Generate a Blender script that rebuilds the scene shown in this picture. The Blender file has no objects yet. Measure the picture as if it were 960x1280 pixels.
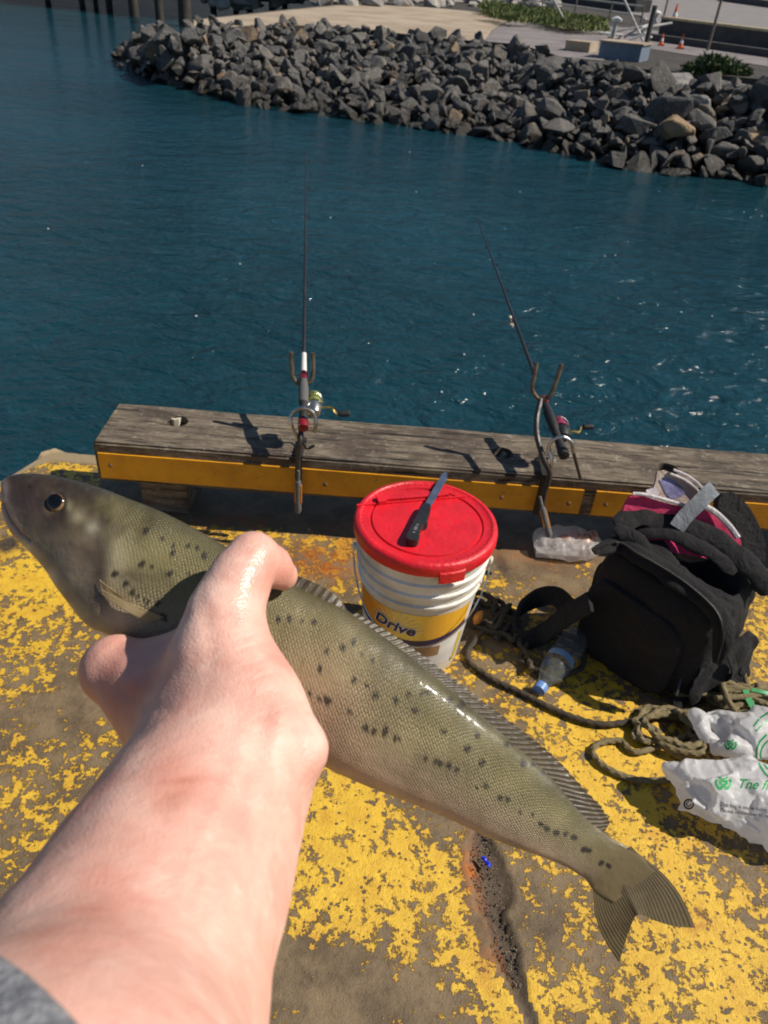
import bpy, bmesh, math, random
import numpy as np
from math import sin, cos, radians, pi
from mathutils import Vector, Matrix, noise as mnoise
from mathutils.bvhtree import BVHTree
random.seed(7); RNG = np.random.default_rng(7)
SC = bpy.context.scene
COL = SC.collection

# ------------------------------------------------------------------ camera
PITCH, ROLL, FPX = radians(36), radians(5.2), 960.0
CAM = np.array([0, 0, 1.35])
_r0 = np.array([1, 0, 0.]); _u0 = np.array([0, sin(PITCH), cos(PITCH)]); CW = np.array([0, cos(PITCH), -sin(PITCH)])
CR = cos(ROLL)*_r0 + sin(ROLL)*_u0; CU = -sin(ROLL)*_r0 + cos(ROLL)*_u0
cd = bpy.data.cameras.new('camera'); cam = bpy.data.objects.new('camera', cd); COL.objects.link(cam)
cd.sensor_width = 36; cd.lens = 27; cd.clip_start = 0.01; cd.clip_end = 3000
cam.matrix_world = Matrix([[CR[i], CU[i], -CW[i], CAM[i]] for i in range(3)] + [[0, 0, 0, 1]])
cd.dof.use_dof = True; cd.dof.focus_distance = 0.62; cd.dof.aperture_fstop = 16
SC.camera = cam

# ------------------------------------------------------------------ light
SUN = Vector((.67, .02, .71)).normalized()
w = bpy.data.worlds.new('World'); SC.world = w; w.use_nodes = True
sky = w.node_tree.nodes.new('ShaderNodeTexSky'); sky.sky_type = 'NISHITA'; sky.sun_disc = False
sky.sun_elevation = math.asin(SUN.z); sky.sun_rotation = math.atan2(SUN.x, SUN.y)
sky.air_density = 1.0; sky.dust_density = .15; sky.ozone_density = 3.0
bg = w.node_tree.nodes['Background']; bg.inputs[1].default_value = 0.056
w.node_tree.links.new(sky.outputs[0], bg.inputs[0])
sl = bpy.data.lights.new('sun', 'SUN'); sl.energy = 4.2; sl.angle = radians(.5); sl.color = (1, .93, .82)
so = bpy.data.objects.new('sun', sl); COL.objects.link(so); so.rotation_euler = SUN.to_track_quat('Z', 'Y').to_euler()
so.location = (3, -1, 6)
SC.view_settings.view_transform = 'Standard'; SC.view_settings.look = 'None'
SC.view_settings.exposure = 0.42; SC.view_settings.gamma = 1

# ------------------------------------------------------------------ projection helpers (photo pixel -> point in the place)
def ray(x, y): return CW + CR*((x-480)/FPX) + CU*((640-y)/FPX)
def pz(x, y, z=0.): d = ray(x, y); return CAM + d*((z-CAM[2])/d[2])
def pY(x, y, Y): d = ray(x, y); return CAM + d*((Y-CAM[1])/d[1])
def pd(x, y, d): return CAM + ray(x, y)*d

# ------------------------------------------------------------------ mesh helpers
def nrm(v): v = np.asarray(v, float); return v/max(1e-12, np.linalg.norm(v))
class MB:
    def __init__(s): s.v = []; s.f = []
    def add(s, v, f):
        o = len(s.v); s.v += [tuple(map(float, p)) for p in v]; s.f += [tuple(i+o for i in q) for q in f]; return s
    def box(s, c, d, ax=None):
        c = np.array(c, float); ax = np.eye(3) if ax is None else np.array([nrm(a) for a in ax]); d = np.array(d)/2
        v = [c + ax[0]*d[0]*i + ax[1]*d[1]*j + ax[2]*d[2]*k for i in (-1, 1) for j in (-1, 1) for k in (-1, 1)]
        return s.add(v, [(0, 1, 3, 2), (4, 6, 7, 5), (0, 4, 5, 1), (2, 3, 7, 6), (0, 2, 6, 4), (1, 5, 7, 3)])
    def tube(s, pts, r, n=8, closed=False, cap=True, flat=None, lobes=None):
        P = np.array(pts, float); m = len(P); r = np.full(m, r) if np.isscalar(r) else np.array(r)
        T = (np.roll(P, -1, 0)-np.roll(P, 1, 0)) if closed else np.gradient(P, axis=0)
        T = np.array([nrm(t) for t in T])
        ref = np.array([0, 0, 1.]) if abs(T[0][2]) < .9 else np.array([1, 0, 0.])
        N = nrm(np.cross(np.cross(T[0], ref), T[0])) if flat is None else nrm(flat); v = []; L = 0
        for i in range(m):
            if i: L += np.linalg.norm(P[i]-P[i-1])
            N = nrm(N-T[i]*np.dot(N, T[i])) if flat is None else nrm(np.array(flat)-T[i]*np.dot(flat, T[i])); B = np.cross(T[i], N)
            for k in range(n):
                a = 2*pi*k/n; rr = r[i]
                if lobes: rr *= 1+lobes[1]*cos(lobes[0]*(a-lobes[2]*L))
                sq = lobes[3] if lobes and len(lobes) > 3 else 1
                v.append(P[i]+N*cos(a)*rr*sq+B*sin(a)*rr)
        f = []
        for i in range(m if closed else m-1):
            j = (i+1) % m
            f += [(i*n+k, i*n+(k+1) % n, j*n+(k+1) % n, j*n+k) for k in range(n)]
        if cap and not closed: f += [tuple(range(n-1, -1, -1)), tuple((m-1)*n+k for k in range(n))]
        return s.add(v, f)
    def strap(s, pts, wdir, wid, th):          # flat band along pts
        P = np.array(pts, float); T = np.gradient(P, axis=0); v = []
        for p, t in zip(P, T):
            t = nrm(t); b = nrm(np.array(wdir)-t*np.dot(wdir, t)); n = np.cross(t, b)
            v += [p+b*wid/2+n*th/2, p-b*wid/2+n*th/2, p-b*wid/2-n*th/2, p+b*wid/2-n*th/2]
        f = [(i*4+k, i*4+(k+1) % 4, i*4+4+(k+1) % 4, i*4+4+k) for i in range(len(P)-1) for k in range(4)]
        f += [(3, 2, 1, 0), tuple((len(P)-1)*4+k for k in range(4))]
        return s.add(v, f)
    def lathe(s, prof, c=(0, 0, 0), ax=(0, 0, 1), n=32, cap=True):
        ax = nrm(ax); e = nrm(np.cross(ax, [0, 1, 0.2] if abs(ax[1]) < .9 else [1, 0, 0])); g = np.cross(ax, e); c = np.array(c, float); v = []
        for r, z in prof: v += [c+ax*z+(e*cos(2*pi*k/n)+g*sin(2*pi*k/n))*r for k in range(n)]
        f = [(i*n+k, i*n+(k+1) % n, (i+1)*n+(k+1) % n, (i+1)*n+k) for i in range(len(prof)-1) for k in range(n)]
        if cap: f += [tuple(range(n-1, -1, -1)), tuple((len(prof)-1)*n+k for k in range(n))]
        return s.add(v, f)
    def prism(s, pts, off):                    # closed polygon of 3d points swept by the vector off
        P = np.array(pts, float); m = len(P); Q = P+np.array(off)
        return s.add(list(P)+list(Q), [tuple(range(m)), tuple(range(2*m-1, m-1, -1))]+[(i, (i+1) % m+0, (i+1) % m+m, i+m) for i in range(m)])
    def grid(s, P, closeu=False):
        P = np.array(P); a, b = P.shape[:2]
        f = [(i*b+j, (i+1) % a*b+j, (i+1) % a*b+j+1, i*b+j+1) for i in range(a if closeu else a-1) for j in range(b-1)]
        return s.add(P.reshape(-1, 3), f)

def link(o): COL.objects.link(o); return o
def wloc(o):
    p = Vector((0, 0, 0))
    while o: p += o.location; o = o.parent
    return p
def build(name, mb, mat, parent=None, sharp=35, loc=None, fix=True, raw=None):
    me = bpy.data.meshes.new(name)
    V = np.array(mb.v); base = np.array(wloc(parent)) if parent else np.zeros(3)
    if loc is not None and parent is None: base = np.array(loc, float)
    me.from_pydata((V-base).tolist(), [], mb.f); me.update()
    if fix:
        bm = bmesh.new(); bm.from_mesh(me); bmesh.ops.recalc_face_normals(bm, faces=bm.faces); bm.to_mesh(me); bm.free()
    if sharp is None: me.shade_flat()
    else:
        me.shade_smooth(); me.set_sharp_from_angle(angle=radians(sharp))
    if mat: me.materials.append(mat)
    o = link(bpy.data.objects.new(name, me))
    if parent: o.parent = parent
    elif loc is not None: o.location = loc
    return o
def tag(o, label=None, cat=None, group=None, kind=None):
    for k, x in (('label', label), ('category', cat), ('group', group), ('kind', kind)):
        if x: o[k] = x
    return o
def thing(name, loc, label, cat, group=None):
    o = link(bpy.data.objects.new(name, None)); o.location = loc; o.empty_display_size = .05
    return tag(o, label, cat, group)
def attr(o, name, vals, typ='FLOAT'):
    a = o.data.attributes.new(name, typ, 'POINT')
    if typ == 'FLOAT': a.data.foreach_set('value', np.asarray(vals, np.float32).ravel())
    else: a.data.foreach_set('color', np.asarray(vals, np.float32).ravel())
def smoothpts(P, k=8):                          # Catmull-Rom through the points
    P = np.array(P, float); Q = np.vstack([2*P[0]-P[1], P, 2*P[-1]-P[-2]]); out = []
    for i in range(1, len(Q)-2):
        for t in np.linspace(0, 1, k, endpoint=False):
            a, b, c, d = Q[i-1:i+3]
            out.append(.5*(2*b+(c-a)*t+(2*a-5*b+4*c-d)*t*t+(-a+3*b-3*c+d)*t**3))
    out.append(P[-1]); return np.array(out)
def surfnets(F, lo, hi, h):
    lo = np.array(lo, float); n = np.ceil((np.array(hi)-lo)/h).astype(int)+1
    g = [lo[i]+h*np.arange(n[i]) for i in range(3)]
    X = np.stack(np.meshgrid(*g, indexing='ij'), -1).reshape(-1, 3)
    V = np.concatenate([F(c) for c in np.array_split(X, max(1, len(X)//200000))]).reshape(n)
    nc = n-1; acc = np.zeros((*nc, 3)); cnt = np.zeros(nc)
    for a in range(3):
        b, c = [i for i in range(3) if i != a]
        for ob in (0, 1):
            for oc in (0, 1):
                s0 = [None]*3; s0[a] = slice(0, nc[a]); s0[b] = slice(ob, ob+nc[b]); s0[c] = slice(oc, oc+nc[c])
                s1 = list(s0); s1[a] = slice(1, nc[a]+1)
                v0 = V[tuple(s0)]; v1 = V[tuple(s1)]; m = (v0 < 0) != (v1 < 0)
                t = np.where(m, v0/np.where(v0 == v1, 1, v0-v1), 0)
                cnt += m; acc[..., a] += t; acc[..., b] += ob*m; acc[..., c] += oc*m
    mk = cnt > 0; idx = -np.ones(nc, int); idx[mk] = np.arange(mk.sum())
    ijk = np.argwhere(mk); verts = lo+h*(ijk+acc[mk]/cnt[mk][:, None]); faces = []
    for a in range(3):
        b, c = [(a+1) % 3, (a+2) % 3]
        s0 = [slice(1, n[i]-1) for i in range(3)]; s0[a] = slice(0, n[a]-1); s1 = list(s0); s1[a] = slice(1, n[a])
        v0 = V[tuple(s0)] < 0; v1 = V[tuple(s1)] < 0
        for fl in (0, 1):
            e = np.argwhere((v0 & ~v1) if fl == 0 else (~v0 & v1)); off = np.ones(3, int); off[a] = 0; e = e+off
            eb = np.zeros(3, int); eb[b] = 1; ec = np.zeros(3, int); ec[c] = 1
            q = [idx[tuple((e-x).T)] for x in (eb+ec, ec, 0*eb, eb)]
            if fl: q = q[::-1]
            faces.append(np.stack(q, 1))
    return verts, np.concatenate(faces)
def cone_d(p, a, b, ra, rb):
    a = np.array(a); b = np.array(b); ab = b-a; t = np.clip(((p-a)@ab)/max(1e-12, ab@ab), 0, 1)
    return np.linalg.norm(p-a-t[:, None]*ab, axis=1)-(ra+(rb-ra)*t)
def smin(a, b, k): h = np.clip(.5+.5*(b-a)/k, 0, 1); return b+(a-b)*h-k*h*(1-h)
def nz(p, s=1, o=0): return mnoise.noise(Vector((p[0]*s+o, p[1]*s-o, p[2]*s+2*o)))
def fbm(p, s, o=0, n=4): return mnoise.fractal(Vector((p[0]*s+o, p[1]*s, p[2]*s)), .9, 2.1, n)
def poly_sd(P, pts):                            # signed distance in 2d to an open polyline (sign by side)
    P = np.asarray(P, float); best = np.full(len(P), 1e9); sg = np.ones(len(P))
    for a, b in zip(pts[:-1], pts[1:]):
        a = np.array(a, float); b = np.array(b, float); ab = b-a; t = np.clip(((P-a)@ab)/(ab@ab), 0, 1); d = P-a-t[:, None]*ab
        L = np.linalg.norm(d, axis=1); c = ab[0]*d[:, 1]-ab[1]*d[:, 0]; m = L < best
        best[m] = L[m]; sg[m] = np.sign(c[m])
    return best, sg

# ------------------------------------------------------------------ material helper
class NT:
    def __init__(s, name):
        s.m = bpy.data.materials.new(name); s.m.use_nodes = True; s.t = s.m.node_tree; s.b = s.t.nodes['Principled BSDF']
        s.out = s.t.nodes['Material Output']
    def put(s, sock, v):
        if isinstance(v, bpy.types.NodeSocket): s.t.links.new(v, sock)
        elif isinstance(v, tuple) and len(v) == 3 and sock.type == 'RGBA': sock.default_value = (*v, 1)
        else: sock.default_value = v
    def n(s, t, ins=None, out=0, **p):
        k = s.t.nodes.new('ShaderNode'+t)
        for a, v in p.items(): setattr(k, a, v)
        for i, v in (ins or {}).items(): s.put(k.inputs[i], v)
        return k.outputs[out]
    def co(s, kind='Object'): return s.n('TexCoord', out=kind)
    def map(s, v, scale=(1, 1, 1), rot=(0, 0, 0), loc=(0, 0, 0)): return s.n('Mapping', {'Vector': v, 'Scale': scale, 'Rotation': rot, 'Location': loc})
    def noise(s, v, sc, det=4, rough=.55, out=0, dist=0): return s.n('TexNoise', {'Vector': v, 'Scale': sc, 'Detail': det, 'Roughness': rough, 'Distortion': dist}, out=out)
    def vor(s, v, sc, out=0, rnd=1., **p): return s.n('TexVoronoi', {'Vector': v, 'Scale': sc, 'Randomness': rnd}, out=out, **p)
    def m_(s, op, a, b=0., c=0.): return s.n('Math', {0: a, 1: b, 2: c}, operation=op)
    def rng(s, v, a, b, c=0., d=1.): return s.n('MapRange', {0: v, 1: a, 2: b, 3: c, 4: d}, interpolation_type='SMOOTHSTEP')
    def mix(s, f, a, b, bt='MIX'):
        k = s.t.nodes.new('ShaderNodeMix'); k.data_type = 'RGBA'; k.blend_type = bt
        s.put(k.inputs[0], f); s.put(k.inputs[6], a); s.put(k.inputs[7], b); return k.outputs[2]
    def at(s, name, out=2): return s.n('Attribute', out=out, attribute_name=name)
    def bump(s, h, dist=.01, st=1., nrm=None):
        i = {'Height': h, 'Distance': dist, 'Strength': st}
        if nrm is not None: i['Normal'] = nrm
        return s.n('Bump', i)
    def fin(s, col, rough=.5, normal=None, **k):
        s.put(s.b.inputs['Base Color'], col); s.put(s.b.inputs['Roughness'], rough)
        if normal is not None: s.put(s.b.inputs['Normal'], normal)
        for a, v in k.items(): s.put(s.b.inputs[a.replace('_', ' ')], v)
        return s.m
def simple(name, c, rough=.5, c2=None, sc=8, bump=0, bsc=60, metal=0, **k):
    t = NT(name); v = t.co(); col = c
    c2 = c2 or tuple(x*.72 for x in c)
    f = t.rng(t.noise(v, sc, 6, .6), .35, .65)
    col = t.mix(f, c, c2)
    rr = t.rng(t.noise(v, sc*2.3, 4), .3, .7, max(0, rough-.08), min(1, rough+.1))
    nn = t.bump(t.noise(v, bsc, 5, .6), bump) if bump else None
    return t.fin(col, rr, nn, Metallic=metal, **k)

def deck_mat():
    t = NT('painted_concrete'); v = t.co(); pa = t.at('paint'); ru = t.at('rust'); di = t.at('pit')
    n1 = t.noise(v, 5.5, 8, .62); n2 = t.noise(v, 24, 8, .68, dist=.4); n3 = t.noise(v, 95, 8, .7)
    vo = t.vor(v, 48, 0, feature='SMOOTH_F1')
    k = t.m_('ADD', t.m_('MULTIPLY', n1, .34), t.m_('ADD', t.m_('MULTIPLY', n2, .50), t.m_('ADD', t.m_('MULTIPLY', t.noise(v, 52, 6, .65, dist=.8), .42), t.m_('MULTIPLY', n3, .48))))
    pits = t.rng(t.vor(t.map(v, (1, 1, 1), loc=(3, 1, 0)), 62, 0), .16, .26, 1., 0.); k = t.m_('SUBTRACT', k, t.m_('MULTIPLY', t.m_('MULTIPLY', pits, t.rng(n1, .42, .56)), .16))
    k = t.m_('ADD', k, t.m_('MULTIPLY', t.m_('SUBTRACT', vo, .5), .18))
    k = t.m_('ADD', k, pa)
    mask = t.rng(k, .892, .918)
    thin = t.rng(k, .892, .985)
    n4 = t.noise(v, 11, 6, .7)
    conc = t.mix(t.rng(n4, .35, .65), (.215, .148, .076), (.112, .074, .037))
    conc = t.mix(t.rng(n2, .5, .75, 0, .6), conc, (.07, .048, .025))
    conc = t.mix(t.rng(n3, .62, .8, 0, .4), conc, (.30, .25, .17))
    pnt = t.mix(t.rng(n2, .3, .75), (.80, .51, .035), (.62, .36, .022))
    pnt = t.mix(t.rng(n3, .52, .72, 0, .7), pnt, (.46, .22, .016)); pnt = t.mix(t.rng(n4, .50, .72, 0, .55), pnt, (.50, .22, .012))
    pnt = t.mix(t.m_('MULTIPLY', t.m_('SUBTRACT', 1., thin), .8), pnt, (.38, .19, .02))
    col = t.mix(mask, conc, pnt)
    col = t.mix(t.m_('MULTIPLY', di, t.rng(n3, .2, .5, .6, 1.)), col, t.mix(t.rng(n2, .4, .65), (.085, .055, .03), (.035, .024, .015)))
    rf = t.m_('MULTIPLY', ru, t.rng(n2, .35, .6)); col = t.mix(rf, col, t.mix(n3, (.16, .035, .008), (.55, .17, .01)))
    col = t.mix(t.at('pale'), col, t.mix(n2, (.34, .26, .15), (.24, .17, .09)))
    h = t.m_('ADD', t.m_('MULTIPLY', mask, .45), t.m_('ADD', t.m_('MULTIPLY', n3, .45), t.m_('MULTIPLY', t.noise(v, 320, 4, .7), .3)))
    return t.fin(col, t.mix(mask, (.62,)*3, (.42,)*3), t.bump(h, .006, .9))
def water_mat():
    t = NT('sea_water'); v = t.co(); vv = t.map(v, (1, 1.5, 1), (0, 0, .5))
    a = t.noise(vv, .55, 3, .5); b = t.noise(vv, 2.1, 4, .55, dist=.5); c = t.noise(t.map(v, (1, 1.35, 1), (0, 0, -.3)), 6.5, 4, .6, dist=.6)
    d = t.noise(t.map(v, (1, 1.25, 1), (0, 0, .2)), 15, 3, .6)
    h = t.m_('ADD', t.m_('MULTIPLY', a, .6), t.m_('ADD', t.m_('MULTIPLY', b, .52), t.m_('ADD', t.m_('MULTIPLY', c, .18), t.m_('MULTIPLY', d, .035))))
    col = t.mix(t.rng(t.noise(v, .18, 3), .35, .65), (.0045, .031, .042), (.0068, .044, .062))
    return t.fin(col, .10, t.bump(h, .23, 1.), IOR=1.33, Specular_IOR_Level=.5)
def wood_mat():
    t = NT('weathered_timber'); v = t.co(); s = t.map(v, (1.2, 14, 14))
    g = t.noise(t.map(v, (2.2, 11, 11)), 4.5, 10, .75, dist=.6); n2 = t.noise(v, 22, 6, .7); n3 = t.noise(v, 7, 4, .6)
    col = t.mix(t.rng(g, .35, .68), (.075, .053, .036), (.27, .215, .15))
    col = t.mix(t.rng(n2, .56, .74, 0, .75), col, (.42, .37, .28))
    col = t.mix(t.rng(n3, .46, .66, 0, .85), col, (.075, .052, .037)); col = t.mix(t.rng(t.noise(v, 90, 5, .7), .58, .7, 0, .7), col, (.46, .40, .32))
    cr = t.rng(t.noise(t.map(v, (.8, 30, 30)), 5, 3, .5), .60, .66); col = t.mix(cr, col, (.02, .015, .01))
    h = t.m_('SUBTRACT', t.m_('ADD', g, t.m_('MULTIPLY', n2, .5)), cr)
    return t.fin(col, .9, t.bump(h, .012, .9))
def board_mat():
    t = NT('yellow_kerb_paint'); v = t.co(); n = t.noise(v, 9, 7, .65); f = t.noise(t.map(v, (1, 1, 2.5)), 30, 6, .7)
    col = t.mix(t.rng(n, .35, .7), (.72, .33, .014), (.55, .23, .012))
    col = t.mix(t.rng(f, .63, .68, 0, .85), col, (.16, .13, .09)); col = t.mix(t.rng(t.noise(v, 60, 4), .6, .8, 0, .5), col, (.25, .1, .02))
    return t.fin(col, .45, t.bump(f, .003))
def rock_mat(wet=True):
    t = NT('basalt_rock'); v = t.co(); pos = t.n('NewGeometry', out='Position')
    rnd = t.m_('FRACT', t.m_('ADD', t.n('ObjectInfo', out='Random'), t.n('NewGeometry', out='Random Per Island')))
    n = t.noise(pos, 4, 8, .7); n2 = t.noise(pos, 17, 6, .7)
    k = t.m_('ADD', rnd, t.m_('MULTIPLY', t.m_('SUBTRACT', n, .5), .8))
    r = t.n('ValToRGB', {0: k}); node = r.node; cr = node.color_ramp
    cr.elements[0].color = (.032, .032, .034, 1); cr.elements[1].color = (.26, .165, .085, 1); cr.elements[1].position = 1
    for p, c in ((.35, (.06, .058, .058)), (.65, (.105, .096, .088)), (.95, (.135, .118, .10))):
        e = cr.elements.new(p); e.color = (*c, 1)
    col = t.mix(t.rng(n2, .55, .75, 0, .6), r, (.045, .04, .036)); col = t.mix(t.rng(n2, .62, .3, 0, .35), col, (.26, .235, .20))
    z = t.n('SeparateXYZ', {0: pos}, out=2); wetf = t.rng(t.m_('ADD', z, t.m_('MULTIPLY', n, .3)), -1.12, -.72, 1., 0.)
    col = t.mix(wetf, col, (.03, .024, .016))
    return t.fin(col, t.rng(wetf, 0, 1, .82, .3), t.bump(t.m_('ADD', n, t.m_('MULTIPLY', n2, .4)), .10, .8))
def skin_mat():
    t = NT('skin'); v = t.co(); n = t.noise(v, 22, 5, .6); n2 = t.noise(v, 75, 5, .65); n3 = t.noise(v, 9, 3, .5)
    col = t.mix(t.rng(n3, .35, .65), (.78, .51, .41), (.71, .41, .325)); col = t.mix(t.rng(n, .42, .68, 0, .8), col, (.68, .36, .28))
    col = t.mix(t.rng(n2, .5, .8, 0, .5), col, (.80, .57, .46)); n6 = t.noise(v, 130, 4, .6, dist=.4); col = t.mix(t.rng(n6, .5, .68, 0, .32), col, (.62, .32, .25)); col = t.mix(t.rng(n6, .45, .3, 0, .22), col, (.84, .64, .54)); n5 = t.noise(v, 38, 3, .5, dist=.6); col = t.mix(t.rng(n5, .50, .70, 0, .6), col, (.64, .30, .235)); col = t.mix(t.rng(n5, .42, .26, 0, .35), col, (.82, .62, .52))
    col = t.mix(t.at('mark'), col, (.30, .10, .05)); col = t.mix(t.at('flush'), col, (.56, .19, .13))
    pore = t.vor(v, 900); lines = t.noise(t.map(v, (1, 1, 1), (0.3, .8, .2)), 260, 4, .65)
    h = t.m_('ADD', t.m_('MULTIPLY', pore, .35), t.m_('ADD', t.m_('MULTIPLY', lines, .8), t.m_('MULTIPLY', n2, 1.2)))
    h = t.m_('SUBTRACT', h, t.m_('MULTIPLY', t.at('crease'), 1.1))
    return t.fin(col, t.m_('ADD', t.rng(t.at('wet'), 0, 1, .53, .30), t.rng(n2, .3, .7, -.06, .08)), t.bump(h, .0006, .6), Subsurface_Weight=.07, Subsurface_Radius=(.012, .004, .002), Subsurface_Scale=.6)
def fish_mat():
    t = NT('fish_skin'); uv = t.n('UVMap', uv_map='UVMap'); c = t.at('pigment_lift', 0); sm = t.at('scaly')
    m = t.map(uv, (1, 1, 1), (0, 0, pi/4)); d = t.vor(m, 1.0, rnd=.32, voronoi_dimensions='2D', feature='F1'); nn = t.noise(t.co(), 120, 5, .65); n1 = t.noise(t.co(), 30, 4)
    edge = t.m_('MULTIPLY', t.rng(d, .28, .6), sm)
    col = t.mix(t.m_('MULTIPLY', edge, t.rng(n1, .35, .68, .0, .26)), c, (.05, .042, .022)); col = t.mix(t.rng(nn, .55, .8, 0, .25), col, (.26, .23, .16))
    h = t.m_('ADD', t.m_('MULTIPLY', t.m_('SUBTRACT', 1., edge), t.rng(n1, .35, .65, .22, .7)), t.m_('ADD', t.m_('MULTIPLY', nn, .9), t.m_('MULTIPLY', n1, 1.2)))
    return t.fin(col, t.rng(nn, .3, .7, .36, .58), t.bump(h, .0005, .8), Metallic=.0, Specular_IOR_Level=.45, Coat_Weight=t.m_('MULTIPLY', t.m_('ADD', t.m_('MULTIPLY', sm, t.rng(t.noise(t.co(), 45, 5, .65), .45, .65, .0, .6)), t.m_('MULTIPLY', t.at('headw'), t.rng(n1, .4, .6, .1, .45))), t.m_('MAXIMUM', t.rng(t.noise(t.co(), 420, 3, .6), .45, .6), 0.)), Coat_Roughness=.12)
def fabric_mat(name, c, sc=900, rough=.85):
    t = NT(name); v = t.co(); n = t.noise(v, 14, 5, .6); wv = t.noise(v, sc, 3, .6); w2 = t.noise(v, 60, 4, .6)
    col = t.mix(t.rng(n, .3, .7), c, tuple(x*.62 for x in c)); col = t.mix(t.rng(wv, .5, .75, 0, .5), col, tuple(min(1, x*1.7+.004) for x in c))
    return t.fin(col, rough, t.bump(t.m_('ADD', wv, t.m_('ADD', t.m_('MULTIPLY', w2, 2.6), t.m_('MULTIPLY', t.noise(v, 24, 4, .6, dist=1.), 5.))), .0022, .8), Sheen_Weight=.03, Specular_IOR_Level=.3)
def ramp_label_mat():
    t = NT('label_print'); uv = t.n('UVMap', uv_map='UVMap'); y = t.n('SeparateXYZ', {0: uv}, out=1); x = t.n('SeparateXYZ', {0: uv}, out=0)
    col = t.mix(t.rng(x, .1, .9), (.72, .28, .02), (.80, .42, .03)); col = t.mix(t.rng(t.m_('ABSOLUTE', t.m_('SUBTRACT', x, .47)), .0, .28, 1., 0.), col, (.86, .62, .12))
    return t.fin(col, t.rng(t.noise(t.co(), 60, 4), .3, .7, .28, .45))
def rope_mat(name, a, b):
    t = NT(name); v = t.co(); n = t.noise(v, 30, 5, .65); f = t.noise(v, 420, 4, .7)
    col = t.mix(t.rng(n, .35, .65), a, b); col = t.mix(t.rng(f, .5, .75, 0, .6), col, tuple(x*.4 for x in b))
    return t.fin(col, .9, t.bump(f, .003, .9))
def asphalt(name, a, b): return simple(name, a, .85, b, 1.2, .02, 40)
def fin_mat(name, a, b, tr=.25):
    t = NT(name); v = t.co(); n = t.noise(v, 60, 5, .6); f = t.noise(v, 300, 3, .6)
    bs = t.rng(t.at('span'), .0, .45); ry = t.rng(t.m_('SINE', t.m_('ADD', t.m_('MULTIPLY', t.at('ray'), 190.), t.m_('MULTIPLY', n, 5.))), -.6, .8); ry = t.m_('MULTIPLY', ry, bs)
    cc = t.mix(t.m_('MULTIPLY', ry, .26), t.mix(t.rng(n, .35, .65), a, b), tuple(x*.45 for x in b)); cc = t.mix(bs, tuple(x*1.0 for x in a), cc); t.fin(cc, .42, t.bump(t.m_('ADD', f, t.m_('MULTIPLY', ry, .6)), .0005, .6), Coat_Weight=.2)
    tb = t.n('BsdfTranslucent', {0: tuple(x*1.6 for x in a)}); mx = t.n('MixShader', {0: tr, 1: t.b.outputs[0], 2: tb})
    t.t.links.new(mx, t.out.inputs[0]); return t.m
def plastic_film(name, c, al, rough=.25):
    t = NT(name); v = t.co(); n = t.noise(v, 40, 5, .6)
    t.fin(c, rough, t.bump(n, .006, .7)); tr = t.n('BsdfTransparent', {}); tl = t.n('BsdfTranslucent', {0: c})
    m1 = t.n('MixShader', {0: .5, 1: t.b.outputs[0], 2: tl}); mx = t.n('MixShader', {0: al, 1: tr, 2: m1}); t.t.links.new(mx, t.out.inputs[0]); return t.m

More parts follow.
